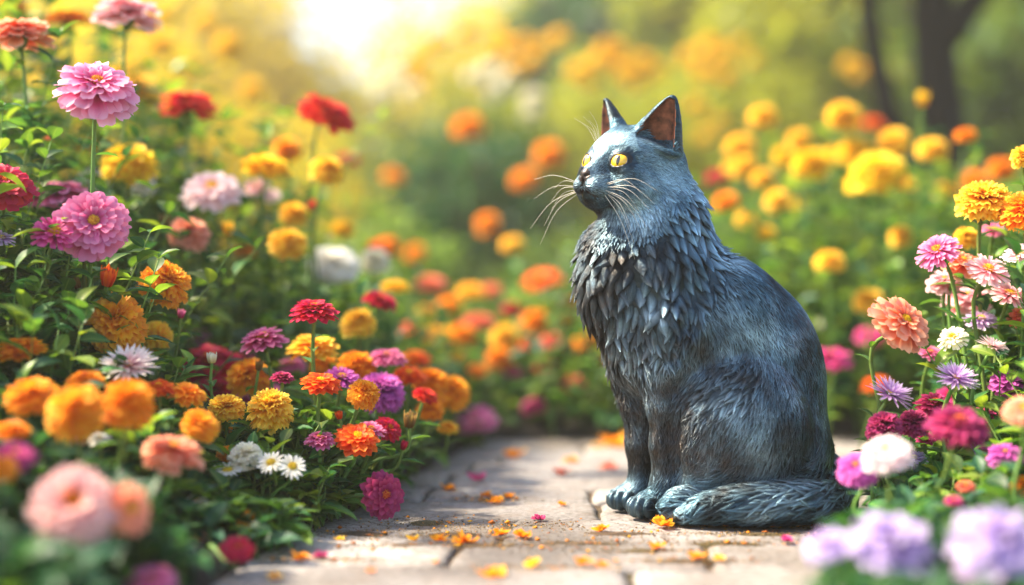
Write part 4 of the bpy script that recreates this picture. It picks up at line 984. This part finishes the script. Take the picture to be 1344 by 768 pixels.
T_['lilac'] = [
 (1292, 262, 68, 'marigold', 'yellow', 1.94, 20, 0, 'yellow marigold in sharp focus beside the tail, highest of those fully in view'), (1343, 205, 34, 'marigold', 'yellow', 1.96, 20, -10, 'yellow marigold cut by the picture edge above the orange one by the tail'), (1345, 276, 64, 'marigold', 'orange', 1.9, 24, -10, 'orange marigold cut by the picture edge next to a sharp yellow one'),
 (1268, 312, 30, 'marigold', 'yellow', 2.1, 16, 0, 'small yellow bloom peeping from behind the lilac-pink ones'), (1229, 327, 52, 'aster', 'rose', 1.9, 32, -30, 'lilac-pink aster highest over the bare stem beside the tail bed'), (1264, 343, 52, 'dahlia', 'peach', 1.96, 26, 10, 'peach-pink dahlia between the lilac-pink aster and its yellow-centred neighbour'),
 (1298, 352, 54, 'aster', 'blush', 1.88, 34, 8, 'blush pink aster with yellow centre in sharp focus'), (1338, 332, 42, 'aster', 'palepink', 1.88, 24, -14, 'white-pink aster cut by the picture edge'), (1270, 391, 62, 'dahlia', 'blush', 2.06, 16, 0, 'pale pink dahlia blurred behind the peach one'),
 (1187, 421, 84, 'dahlia', 'peach', 1.85, 40, 26, 'large peach dahlia with yellow centre standing alone beside the statue back'), (1250, 442, 38, 'aster', 'cream', 1.88, 30, -20, 'small cream aster with amber centre next to the large peach dahlia'), (1304, 452, 40, 'chrysanthemum', 'palepink', 1.86, 14, 20, 'small white-lilac chrysanthemum on the leafy slope'),
 (1256, 493, 56, 'chrysanthemum', 'lilac', 1.82, 26, 10, 'lilac chrysanthemum with yellow centre above the plum cluster'), (1171, 514, 60, 'chrysanthemum', 'lilac', 1.82, 16, 24, 'lilac-white chrysanthemum leaning toward the statue'),
 (1161, 560, 44, 'marigold', 'plum', 1.80, 20, 0, 'plum pompon nearest the tail in the plum cluster'), (1199, 554, 42, 'marigold', 'plum', 1.84, 20, 0, 'plum pompon in the middle of the plum cluster'), (1228, 531, 50, 'zinnia', 'plum', 1.88, 20, 10, 'plum zinnia directly under the lilac chrysanthemum'),
 (1250, 520, 44, 'zinnia', 'magenta', 2.1, 20, 0, None), (1285, 590, 34, 'aster', 'violet', 1.9, 20, 0, None), (1200, 600, 34, 'aster', 'violet', 1.85, 20, 0, None), (1305, 300, 34, 'aster', 'rose', 2.1, 20, 0, None), (1215, 575, 24, 'zinnia', 'magenta', 1.9, 20, 0, None), (1213, 664, 22, 'aster', 'coral', 1.75, 20, 0, None)]
T_['rfront'] = [
 (1259, 557, 88, 'zinnia', 'plum', 1.56, 24, 6, 'magenta zinnia with yellow centre, blurred in front of the lilac flowers'), (1163, 592, 70, 'dahlia', 'palepink', 1.52, 20, -10, 'blurred white-pink dahlia covering part of the purple one'), (1124, 612, 58, 'dahlia', 'purple', 1.62, 30, -20, 'blurred purple dahlia nearest the statue tail'), (1320, 595, 50, 'dahlia', 'purple', 1.68, 20, -6, 'vivid purple dahlia over the leaves at the picture edge'),
 (1343, 536, 60, 'dahlia', 'peach', 1.56, 30, -10, 'orange-peach dahlia cut by the picture edge'), (1170, 706, 116, 'petunia', 'violet', 1.27, 22, 4, 'large blurred lilac ruffled bloom in front of the paving'), (1084, 713, 66, 'petunia', 'violet', 1.29, 16, -20, 'smaller blurred lilac ruffled bloom, the one furthest out over the paving'),
 (1312, 702, 122, 'petunia', 'violet', 1.22, 22, 6, 'wide blue-lilac ruffled bloom blurred in the lower picture corner'), (1278, 750, 58, 'petunia', 'lilac', 1.25, 20, 0, 'pale lilac ruffled bloom under the wide blue-lilac one'), (1343, 638, 34, 'marigold', 'orange', 1.6, 20, 0, 'small orange bloom at the picture edge among purple flowers'), (1268, 637, 26, 'zinnia', 'coral', 1.62, 20, 0, None), (1252, 656, 26, 'zinnia', 'magenta', 1.55, 20, 0, None)]
T_['lilac'] += [(1326, 384, 48, 'aster', 'blush', 1.92, 26, 6, None), (1240, 368, 42, 'dahlia', 'blush', 2.0, 22, -6, None), (1288, 418, 40, 'aster', 'lilac', 1.96, 24, 0, None), (1325, 500, 46, 'dahlia', 'purple', 1.9, 22, -6, None),
 (1222, 462, 30, 'aster', 'rose', 2.0, 22, 6, None), (1290, 545, 40, 'zinnia', 'magenta', 1.92, 20, 0, None), (1340, 415, 36, 'zinnia', 'coral', 1.95, 24, -8, None)]
for cl, rows in T_.items():
    for r in rows:
        r = list(r)
        if len(r) == 6: r += [14 + frg.uniform(-4, 10), frg.uniform(-12, 12)]
        flower(*r[:8], cl=cl, desc=r[8] if len(r) > 8 else None, leafmat={'near': 'bed', 'tall': 'fresh', 'low': 'bed', 'front': 'deep', 'mid': 'bed', 'far': 'bed', 'back': 'fresh', 'lilac': 'bed', 'rfront': 'deep'}[cl])
ORD = ['nearest', 'second nearest', 'third nearest', 'fourth nearest', 'fifth nearest', 'sixth nearest', 'seventh nearest', 'eighth nearest', 'ninth nearest', 'tenth nearest', 'eleventh nearest', 'twelfth nearest', 'thirteenth nearest', 'fourteenth nearest', 'fifteenth nearest', 'sixteenth nearest']
PLACE = {'near': 'in the leafy bed', 'tall': 'on tall blurred stems', 'low': 'low at the bed edge', 'front': 'blurred near the viewer', 'mid': 'in the bed across the path end',
         'far': 'hazy beyond the path', 'back': 'in the bed behind the cat', 'lilac': 'in the sharp bed by the tail', 'rfront': 'blurred in front of the tail'}
CNAME = {'blushgold': 'blush pink', 'palepink': 'pale pink', 'blush': 'blush pink', 'flame': 'orange-red', 'rose': 'rose pink', 'violet': 'blue-lilac', 'purple': 'purple', 'amber': 'amber'}
GRP = {'near': 'flowers in the bed facing the cat', 'tall': 'tall blurred flowers facing the cat', 'low': 'low flowers along the paving', 'front': 'blurred flowers close to the viewer', 'mid': 'flowers in the bed at the end of the path', 'far': 'high flowers beyond the path',
       'back': 'flowers in the bed behind the cat', 'lilac': 'flowers in the bed by the tail', 'rfront': 'blurred flowers before the tail'}
sets = {}
for f in FL:
    if f['desc'] is None: sets.setdefault((f['cl'], f['kind'], f['pal']), []).append(f)
for (cl, kind, pal), fs in sets.items():
    cn = CNAME.get(pal, pal); noun = {'bud': 'closed bud', 'daisy': 'daisy'}.get(kind, kind)
    same = [f for f in FL if (f['cl'], f['kind'], f['pal']) == (cl, kind, pal)]
    if len(same) > 1:
        same.sort(key=lambda f: abs(f['px'] - 850 + f['py'] * .001))
        for i, f in enumerate(same):
            if f['desc'] is None: f['desc'] = '%s the cat of the %s %ss %s' % (ORD[i], cn, noun, PLACE[cl])
    else: same[0]['desc'] = 'the only %s %s %s' % (cn, noun, PLACE[cl])
for f in FL: tag(f['root'], f['desc'], {'bud': 'flower bud'}.get(f['kind'], 'flower'), GRP[f['cl']])
print('flowers', len(FL))

for f in FL:
    if len(f['desc'].split()) > 15: print('LONG', f['desc'])
# ------------------------------------------------------------------ bed foliage: leafy shoots, one mass per bed
VIEW = [(P(f['px'], f['py'], f['d']), f['w'] * f['d'] / F_PX / 2) for f in FL if f['cl'] not in ('mid', 'far')] + [(C(x_, y_, -.09), .03) for x_, y_ in ((1110, 655), (1080, 660), (1050, 665), (1020, 665))]
def sight(x, y, h):
    """leaves stay below the blossoms they would otherwise smother"""
    for c, R in VIEW:
        if y < c[1] - .01:
            k = y / c[1]; zl = CAM_H + (c[2] - CAM_H) * k; w = R * k
            if abs(x - c[0] * k) < w + .036: h = min(h, zl - w * .8 - .034 * min(1, (c[2]) / .10))
    return h
def shoots(name, spots, hfun, mats, seed, label, leaf=(.032, .062), per=.020, dens=1.0, lean=.25):
    r_ = np.random.default_rng(seed); P_, Y_, K_, S_ = [], [], [], []; mb = MB()
    for (x, y) in spots:
        h = sight(x, y, hfun(x, y) * r_.uniform(.45, 1.08))
        if h < .022: continue
        a = r_.uniform(0, 6.28); ln = r_.normal(0, lean) * h
        e = np.array([x + math.cos(a) * ln, y + math.sin(a) * ln, .015 + h]); b0 = np.array([x, y, .0])
        pts = spline([b0, (b0 + e) / 2 + [0, 0, h * .12], e], 8); mb.tube(pts, np.linspace(.0016, .0008, 8), 5, rnd=r_.random())
        n = max(4, int(h / per * dens)); ph = r_.uniform(0, 6.28)
        for k in range(n):
            f = (k + .6) / n; f = .12 + .88 * f; q = pts[min(7, int(f * 7.99))] * .5 + pts[min(7, int(f * 7.99 + .5))] * .5
            P_.append(q); Y_.append(ph + k * 2.4 + r_.normal(0, .3)); K_.append(r_.normal(.15 + .5 * f, .3)); S_.append(r_.uniform(*leaf) * (1.15 - .45 * f))
    P_, Y_, K_, S_ = map(np.array, (P_, Y_, K_, S_))
    V, Q, A = leaf_cloud(P_, Y_, K_, S_, seed=seed, width=.46, fold=.2, droop=.42)
    SV_ = np.concatenate(mb.V); SQ_ = np.concatenate(mb.Q) + len(V)
    mi = np.concatenate([np.repeat(r_.integers(0, len(mats), len(P_)), len(Q) // len(P_)), np.full(len(SQ_), len(mats))])
    me = np_mesh(name, np.concatenate([V, SV_]), np.concatenate([Q, SQ_]), [LF[k] for k in mats] + [M_stem], True,
                 {'rnd': np.concatenate([A['rnd'], np.concatenate(mb.R)]), 't': np.concatenate([A['t'], np.concatenate(mb.T)])}, mi)
    print(name, seed, 'leaves', len(P_))
    return tag(link(name, me), label, 'foliage', kind='stuff')
def spots(n, d0, d1, xa, xb, seed, bias=1.0):
    r_ = np.random.default_rng(seed); out = []
    for _ in range(n):
        d = r_.uniform(d0, d1); a, b_ = xa(d), xb(d); u = r_.random() ** bias
        out.append((a + (b_ - a) * u, d))
    return out
vis = lambda d, k: k * 690 * d / F_PX
hl = lambda x, y: .05 + .86 * max(0, XL(y) - x) ** .95 * (.62 if y < 1.62 else .8 if y < 1.75 else 1 if y < 2.1 else 1.22)
shoots('foliage', spots(860, 1.62, 2.15, lambda d: XL(d) - .012, lambda d: -vis(d, 1) - .05, 1, 1.25), hl, ['bed', 'bed', 'deep', 'fresh'], 1, 'sharp green leafy mass of the bed the cat faces')
shoots('foliage', spots(300, 1.12, 1.62, lambda d: XL(d) - .01, lambda d: -vis(d, 1) - .05, 2), hl, ['deep', 'deep', 'bed'], 2, 'dark blurred leaves low and close to the viewer')
shoots('foliage', spots(620, 2.15, 3.0, lambda d: XL(d) - .01, lambda d: -vis(d, 1) - .1, 3), hl, ['bed', 'deep', 'fresh'], 3, 'blurred green foliage under the tall stems', leaf=(.04, .07), per=.03)
def hr(x, y):
    s_ = max(0, x - XR(y))
    return min(.075, .03 + .6 * s_) if y < 1.42 else min(.16, .03 + .7 * s_) if y < 1.68 else .035 + min(.46, 1.5 * max(0, s_ - .02))
shoots('foliage', spots(400, 1.62, 2.2, lambda d: XR(d) + .015, lambda d: vis(d, 1) + .05, 4), hr, ['bed', 'bed', 'fresh', 'deep'], 4, 'sharp green leafy mass of the bed by the tail')
shoots('foliage', spots(170, 1.1, 1.62, lambda d: XR(d) + .02, lambda d: vis(d, 1) + .05, 5), hr, ['deep', 'bed', 'deep'], 5, 'dark blurred leaves under the lilac flowers')
hm = lambda x, y: (.10 + .20 * min(1, (y - 2.85) / .5)) * (1 + .2 * math.sin(x * 9)) + (.30 * min(1, max(0, (x - .30) / .25)))
shoots('foliage', spots(900, 2.9, 4.1, lambda d: -vis(d, .55), lambda d: vis(d, 1) + .1, 6), hm, ['bed', 'fresh', 'deep', 'hedge'], 6, 'blurred foliage of the bed across the end of the path', leaf=(.045, .08), per=.035)
shoots('foliage', spots(160, 2.2, 2.9, lambda d: XR(d) + .1, lambda d: vis(d, 1) + .1, 7), lambda x, y: min(.42, .1 + 1.0 * max(0, x - XR(y))), ['deep', 'bed'], 7, 'deep green foliage between the two beds behind the tail', leaf=(.04, .07), per=.03)
# ------------------------------------------------------------------ fallen blossoms on the paving
fm = []
for v in range(3):
    rg = random.Random(v + 40); mb = MB()
    for n, L, a0, cu in ((9, 1, 4, 30), (7, .8, 30, 20), (5, .6, 55, 10)):
        for k in range(n):
            if rg.random() < .15: continue
            G, t = petal(L * rg.uniform(.6, 1.15), .22 * rg.uniform(.8, 1.3), R_(a0 + rg.uniform(-10, 22)), R_(cu + rg.uniform(-40, 40)), .3, 'notch', ruff=.4, rg=rg, z0=.04)
            a = k * 6.283 / n + rg.uniform(-.4, .4); x, y_ = G[..., 0].copy(), G[..., 1].copy(); G[..., 0] = x * math.cos(a) - y_ * math.sin(a); G[..., 1] = x * math.sin(a) + y_ * math.cos(a); mb.grid(G, t, rg.random())
    fm.append(mb)
FM = {}
def fallen(px, py, w, pal, label):
    pal = {'amber': 'tangerine', 'yellow': 'amber'}.get(pal, pal)
    key = (frg.randrange(3), pal)
    if key not in FM: FM[key] = fm[key[0]].mesh('fallen_blossom', [petal_mat(pal)[0]])
    d = CAM_H * F_PX / (py + w * .12 - 384); p = P(px, py, d); o = link('fallen_blossom', FM[key], loc=(p[0], d, .0004)); s = 1.3 * w * d / F_PX / 2
    o.scale = (s, s, s * .85); o.rotation_euler = (0, 0, frg.uniform(0, 6.28))
    tag(o, label, 'fallen blossom', 'blossoms fallen on the paving')
FB = [(868, 688, 36, 'amber', 'orange fallen blossom lying right beside the hind paw of the statue'), (789, 695, 24, 'amber', 'orange fallen blossom alone on the slab in front of the front paws'),
 (610, 709, 34, 'amber', 'largest orange fallen blossom in the row near the moss'), (576, 707, 26, 'amber', 'orange fallen blossom in the middle of the row by the moss'), (543, 708, 20, 'yellow', 'pale orange fallen blossom at the bed end of the row'),
 (656, 700, 24, 'amber', 'orange fallen blossom at the statue end of the mossy row'), (685, 703, 28, 'orange', 'rusty fallen blossom beside the mossy row'), (646, 752, 36, 'amber', 'orange fallen blossom lowest on the paving near the picture edge'),
 (700, 741, 30, 'yellow', 'yellow-orange fallen blossom on the front slabs'), (765, 738, 26, 'amber', 'orange fallen blossom on the front slabs closer to the statue'), (790, 742, 22, 'orange', 'torn rust fallen blossom touching its orange neighbour'),
 (860, 718, 24, 'amber', 'orange fallen blossom below the hind paw on bare stone'), (912, 731, 28, 'amber', 'orange fallen blossom below the tail, brightest on its slab'), (944, 733, 18, 'yellow', 'small yellow fallen petal clump below the tail'),
 (1018, 690, 20, 'amber', 'small orange fallen blossom under the curve of the tail'), (1075, 684, 16, 'orange', 'first of two tiny orange petals behind the tail curve'), (1098, 682, 16, 'amber', 'second of two tiny orange petals behind the tail curve'),
 (1031, 709, 22, 'magenta', 'single magenta fallen petal in front of the tail'), (638, 650, 18, 'orange', 'rust fallen blossom in the pile halfway down the path'), (650, 657, 24, 'amber', 'orange fallen blossom in the pile halfway down the path'),
 (668, 651, 18, 'amber', 'orange fallen blossom at the statue side of the halfway pile'), (737, 662, 14, 'orange', 'small rust petal between the halfway pile and the paws'), (708, 681, 20, 'plum', 'dark crumpled plum petal on the path'),
 (628, 628, 28, 'magenta', 'blurred magenta petal far down the path'), (672, 597, 30, 'amber', 'blurred orange blossom farthest down the path'), (806, 581, 42, 'amber', 'blurred orange blossom at the path end beside the statue legs'),
 (590, 640, 22, 'orange', 'blurred rust petal at the edge of the bed far down the path'), (750, 604, 20, 'amber', 'small blurred orange petal far down the path'), (800, 612, 24, 'coral', 'blurred coral petal behind the front legs'), (735, 620, 24, 'coral', 'blurred pale coral petal in the middle of the path'),
 (395, 731, 26, 'amber', 'orange petal clump nearest the bed corner'), (422, 730, 22, 'plum', 'dark plum petal near the bed corner'), (487, 750, 14, 'orange', 'tiny rust petal on the big front slab'), (445, 707, 14, 'yellow', 'tiny yellow petal in the moss near the bed'),
 (360, 757, 22, 'yellow', 'yellow petal at the lower corner of the paving'), (572, 738, 10, 'orange', 'tiny rust crumb alone on the pale front slab'), (1150, 690, 12, 'amber', 'tiny orange petal beyond the tail by the lilac bed'), (955, 690, 12, 'orange', 'tiny orange petal touching the tail')]
for r in FB: fallen(*r)

# ------------------------------------------------------------------ shrubs, hedge, trees beyond
def leaf_blob(c, r, n, seed, size, shell=.35, power=1.0):
    r_ = np.random.default_rng(seed); v = r_.normal(size=(n, 3)); v /= np.linalg.norm(v, axis=1)[:, None]
    lump = 1 + .16 * np.sin(v[:, 0] * 5 + seed) * np.cos(v[:, 2] * 6 + seed * 2) + .10 * np.sin(v[:, 1] * 9 + seed)
    p = v * (r_.random(n) ** shell * lump)[:, None] * r + c; p = p[p[:, 2] > .0] if c[2] - r[2] < 0 else p
    n = len(p); return p, r_.uniform(0, 6.28, n), r_.normal(.1, .5, n), r_.uniform(.6, 1.2, n) * size
def shrub(name, label, cat, x, y, blobs, mat, seed, size=.06, n=2200, trunk=None, blossoms=None, group=None):
    root = link(name, None, loc=(x, y, 0)); tag(root, label, cat, group)
    Ps = [leaf_blob(np.array(b[:3]), np.array(b[3:6]), int(n * b[3] * b[5] / (blobs[0][3] * blobs[0][5])), seed + i, size) for i, b in enumerate(blobs)]
    p, a, k, s = [np.concatenate([q[i] for q in Ps]) for i in range(4)]
    V, Q, A = leaf_cloud(p, a, k, s, seed=seed, nu=3, nv=4, width=.55, fold=.2, droop=.3)
    link('crown' if trunk else 'foliage', np_mesh('crown', V, Q, [LF[mat]], True, A), root)
    mb = MB(); rg = random.Random(seed)
    if trunk:
        for pts, r0, r1 in trunk: mb.tube(spline(pts, 20), np.linspace(r0, r1, 20), 10)
        link('trunk', mb.mesh('trunk', [M_bark]), root)
    else:
        for k in range(9):
            b = blobs[k % len(blobs)]; mb.tube(spline([(rg.uniform(-.05, .05), rg.uniform(-.05, .05), -.03), (b[0] * .5 + rg.uniform(-.1, .1), b[1] * .5, b[2] * .5), (b[0] + rg.uniform(-.5, .5) * b[3], b[1], b[2] + b[5] * .6)], 8), np.linspace(.012, .004, 8), 6)
        link('stem', mb.mesh('stem', [M_bark]), root)
    if blossoms:                                   # a cloud of countable blossoms, each a part
        pal, pts, sz = blossoms
        for i, (bx, bz, by) in enumerate(pts):
            bmesh_, cm = bloom_mesh('marigold', pal, i % VARS); o = link('blossom', bmesh_, root); o.location = (bx - x, by - y, bz); sc = sz * rg.uniform(.8, 1.25); o.scale = (sc, sc, sc); o.rotation_euler = (rg.uniform(.3, 1.1), rg.uniform(-.3, .3), 0)
    return root
def at(px, py, d): q = P(px, py, d); return (q[0], q[2], d)
def bp_(lst, d): return [at(px, py, d + random.Random(px).uniform(-.3, .1)) for px, py in lst]
x = (600 - 672) * 6 / F_PX
shrub('round_shrub', 'tall dark green rounded shrub in the hazy distance straight up the path', 'shrub', x, 6.2, [(0, 0, .50, .46, .45, .55), (.35, .2, .32, .30, .3, .34)], 'deep', 3, .06, 4200)
shrub('low_hedge', 'low clipped green mound in front of the tall rounded shrub', 'hedge', (505 - 672) * 4.9 / F_PX, 4.9, [(0, 0, .26, .30, .28, .30), (-.42, .1, .22, .26, .25, .26)], 'fresh', 5, .045, 2600)
shrub('low_hedge', 'low olive mound beside the bed where the tall shrub ends', 'hedge', .30, 5.4, [(0, 0, .26, .42, .3, .30), (.6, .2, .3, .4, .3, .34)], 'hedge', 6, .05, 2400)
shrub('golden_shrub', 'golden leaved shrub glowing behind the red dahlias', 'shrub', -1.55, 5.6, [(0, 0, .85, .55, .5, .62), (.5, .4, .55, .5, .4, .55), (-.6, .3, .9, .5, .4, .8)], 'gold', 8, .06, 2600, blossoms=('yellow', bp_([(60, 60), (120, 150), (160, 95), (210, 60), (250, 90), (300, 60), (215, 20), (60, 110), (330, 120), (270, 30)], 5.1), .05))
shrub('yellow_flower_shrub', 'olive shrub topped with yellow blossoms above and behind the cat head', 'shrub', .10, 7.4, [(0, 0, .75, .8, .5, .68), (.9, .2, .7, .7, .5, .66), (-.9, .4, .6, .6, .5, .55)], 'olive', 9, .07, 3600,
      blossoms=('yellow', bp_([(612, 42), (640, 70), (668, 62), (690, 55), (712, 60), (735, 50), (655, 48), (700, 80), (675, 90), (760, 95), (785, 80), (810, 70), (845, 82), (862, 95), (820, 95), (795, 62), (835, 108), (545, 85), (570, 60), (556, 110), (775, 108)], 6.8), .05))
shrub('pale_flower_shrub', 'bush with pale creamy white blossoms half hidden in the haze', 'shrub', -.12, 7.0, [(0, 0, .70, .42, .3, .62)], 'hedge', 10, .07, 1500, blossoms=('cream', bp_([(620, 100), (642, 92), (665, 104), (650, 120), (700, 130), (695, 150), (520, 100), (500, 125), (540, 120)], 6.5), .045))
shrub('yellow_flower_shrub', 'yellow blossoming shrub against the dark trees above the marigolds', 'shrub', 1.35, 7.8, [(0, 0, .8, .7, .5, .75), (-.45, .1, .9, .5, .4, .6)], 'olive', 12, .07, 2600,
      blossoms=('yellow', bp_([(905, 75), (930, 60), (950, 72), (972, 58), (925, 95), (955, 100), (990, 80), (915, 140), (945, 160), (925, 180), (1115, 85), (1130, 95)], 7.2), .05))
for i, (px_, d, hz, w_, mt, lb) in enumerate([
    (30, 9.5, 2.1, 1.0, 'gold', 'golden bush against the light in the far corner beyond the tall dahlias'), (230, 12, 3.3, 1.4, 'gold', 'second golden bush beneath the brightest part of the sky'), (420, 14, 2.4, 1.3, 'olive', 'low olive bush right under the brightest part of the sky'),
    (600, 15, 3.5, 1.6, 'gold', 'yellowish far bush behind the tall rounded shrub'), (1010, 9, 2.1, .9, 'olive', 'olive bush behind the marigolds next to the cat ear'), (1130, 10, 2.2, 1.1, 'hedge', 'green bush between the curved branch and the yellow shrub'),
    (1330, 8.5, 2.1, .9, 'hedge', 'green bush beyond the dark trunk')]):
    X = (px_ - 672) * d / F_PX; shrub('background_bush', lb, 'bush', X, d, [(0, 0, hz * .5, w_, w_ * .7, hz * .52), (w_ * .6, .3, hz * .36, w_ * .7, w_ * .6, hz * .38)], mt, 20 + i, .17, 2600, group='bushes in the far garden')
def tree(label, px_, d, r0, h, crown, mat, seed, n=5000, size=.11, limbs=(), cat='tree', name='tree'):
    X = (px_ - 672) * d / F_PX
    tr = [([(0, 0, -.05), (.02, 0, h * .3), (-.03, .05, h * .65), (.05, 0, h)], r0, r0 * .55)] + [(l, r0 * .55, r0 * .2) for l in limbs]
    return shrub(name, label, cat, X, d, crown, mat, seed, size, n, trunk=tr, group='trees of the garden')
tree('tree with a dark upright trunk standing behind the marigolds', 1240, 5.2, .105, 2.1, [(0, 0, 2.5, 1.2, .9, .9), (.9, .2, 2.0, .7, .6, .7), (-.8, .3, 2.1, .7, .6, .6)], 'hedge', 31, 4200, .10,
     [[(-.02, 0, .62), (-.16, -.02, .8), (-.24, 0, 1.1), (-.32, .05, 1.6), (-.5, .1, 2.2)], [(0, 0, 1.2), (.3, .1, 1.6), (.6, .1, 2.1)]])
for i, (px_, d, r0, h, cw, mt, lb) in enumerate([
    (885, 13, .12, 3.2, 1.3, 'deep', 'dark bluish green tree directly above the cat ears'), (1060, 11, .10, 2.6, 1.4, 'olive', 'olive tree whose trunk shows between the yellow flowers'), (1180, 14, .12, 3.4, 1.8, 'hedge', 'green tree behind the curved branch'),
    (1400, 12, .12, 3.0, 1.6, 'deep', 'deep green tree at the far picture edge'), (770, 17, .14, 3.4, 1.5, 'olive', 'hazy olive tree beyond the yellow flower shrub'), (60, 14, .14, 3.8, 2.2, 'gold', 'golden tree in the far corner against the light'),
    (130, 19, .15, 4.2, 2.6, 'gold', 'hazy golden tree beneath the glow'), (700, 22, .15, 4.0, 2.6, 'olive', 'pale hazy tree deep in the garden, beside the glow')]):
    tree(lb, px_, d, r0, h, [(0, 0, h * .8, cw, cw * .8, h * .42), (cw * .6, .3, h * .55, cw * .7, cw * .6, h * .3), (-cw * .6, .2, h * .6, cw * .7, cw * .6, h * .34), (0, .3, h * .3, cw * .9, cw * .6, h * .3)], mt, 40 + i, 6500, .2)

# ------------------------------------------------------------------ warm air
def haze():
    x0, x1, y0, y1, z0, z1 = -62, 62, -42, 77, -1.03, 7.5
    v = np.array([(x, y, z) for x in (x0, x1) for y in (y0, y1) for z in (z0, z1)], float)
    q = np.array([(0, 1, 3, 2), (4, 6, 7, 5), (0, 4, 5, 1), (2, 3, 7, 6), (0, 2, 6, 4), (1, 5, 7, 3)])
    m = bpy.data.materials.new('warm_air'); m.use_nodes = True; t = m.node_tree; t.nodes.remove(t.nodes['Principled BSDF'])
    pv = t.nodes.new('ShaderNodeVolumePrincipled'); pv.inputs['Color'].default_value = (1, .95, .82, 1); pv.inputs['Density'].default_value = .008; pv.inputs['Anisotropy'].default_value = .45
    t.links.new(pv.outputs[0], t.nodes['Material Output'].inputs['Volume'])
    tag(link('haze', np_mesh('haze', v, q, [m], False)), 'warm morning haze over the whole garden', 'haze', kind='stuff')
haze()
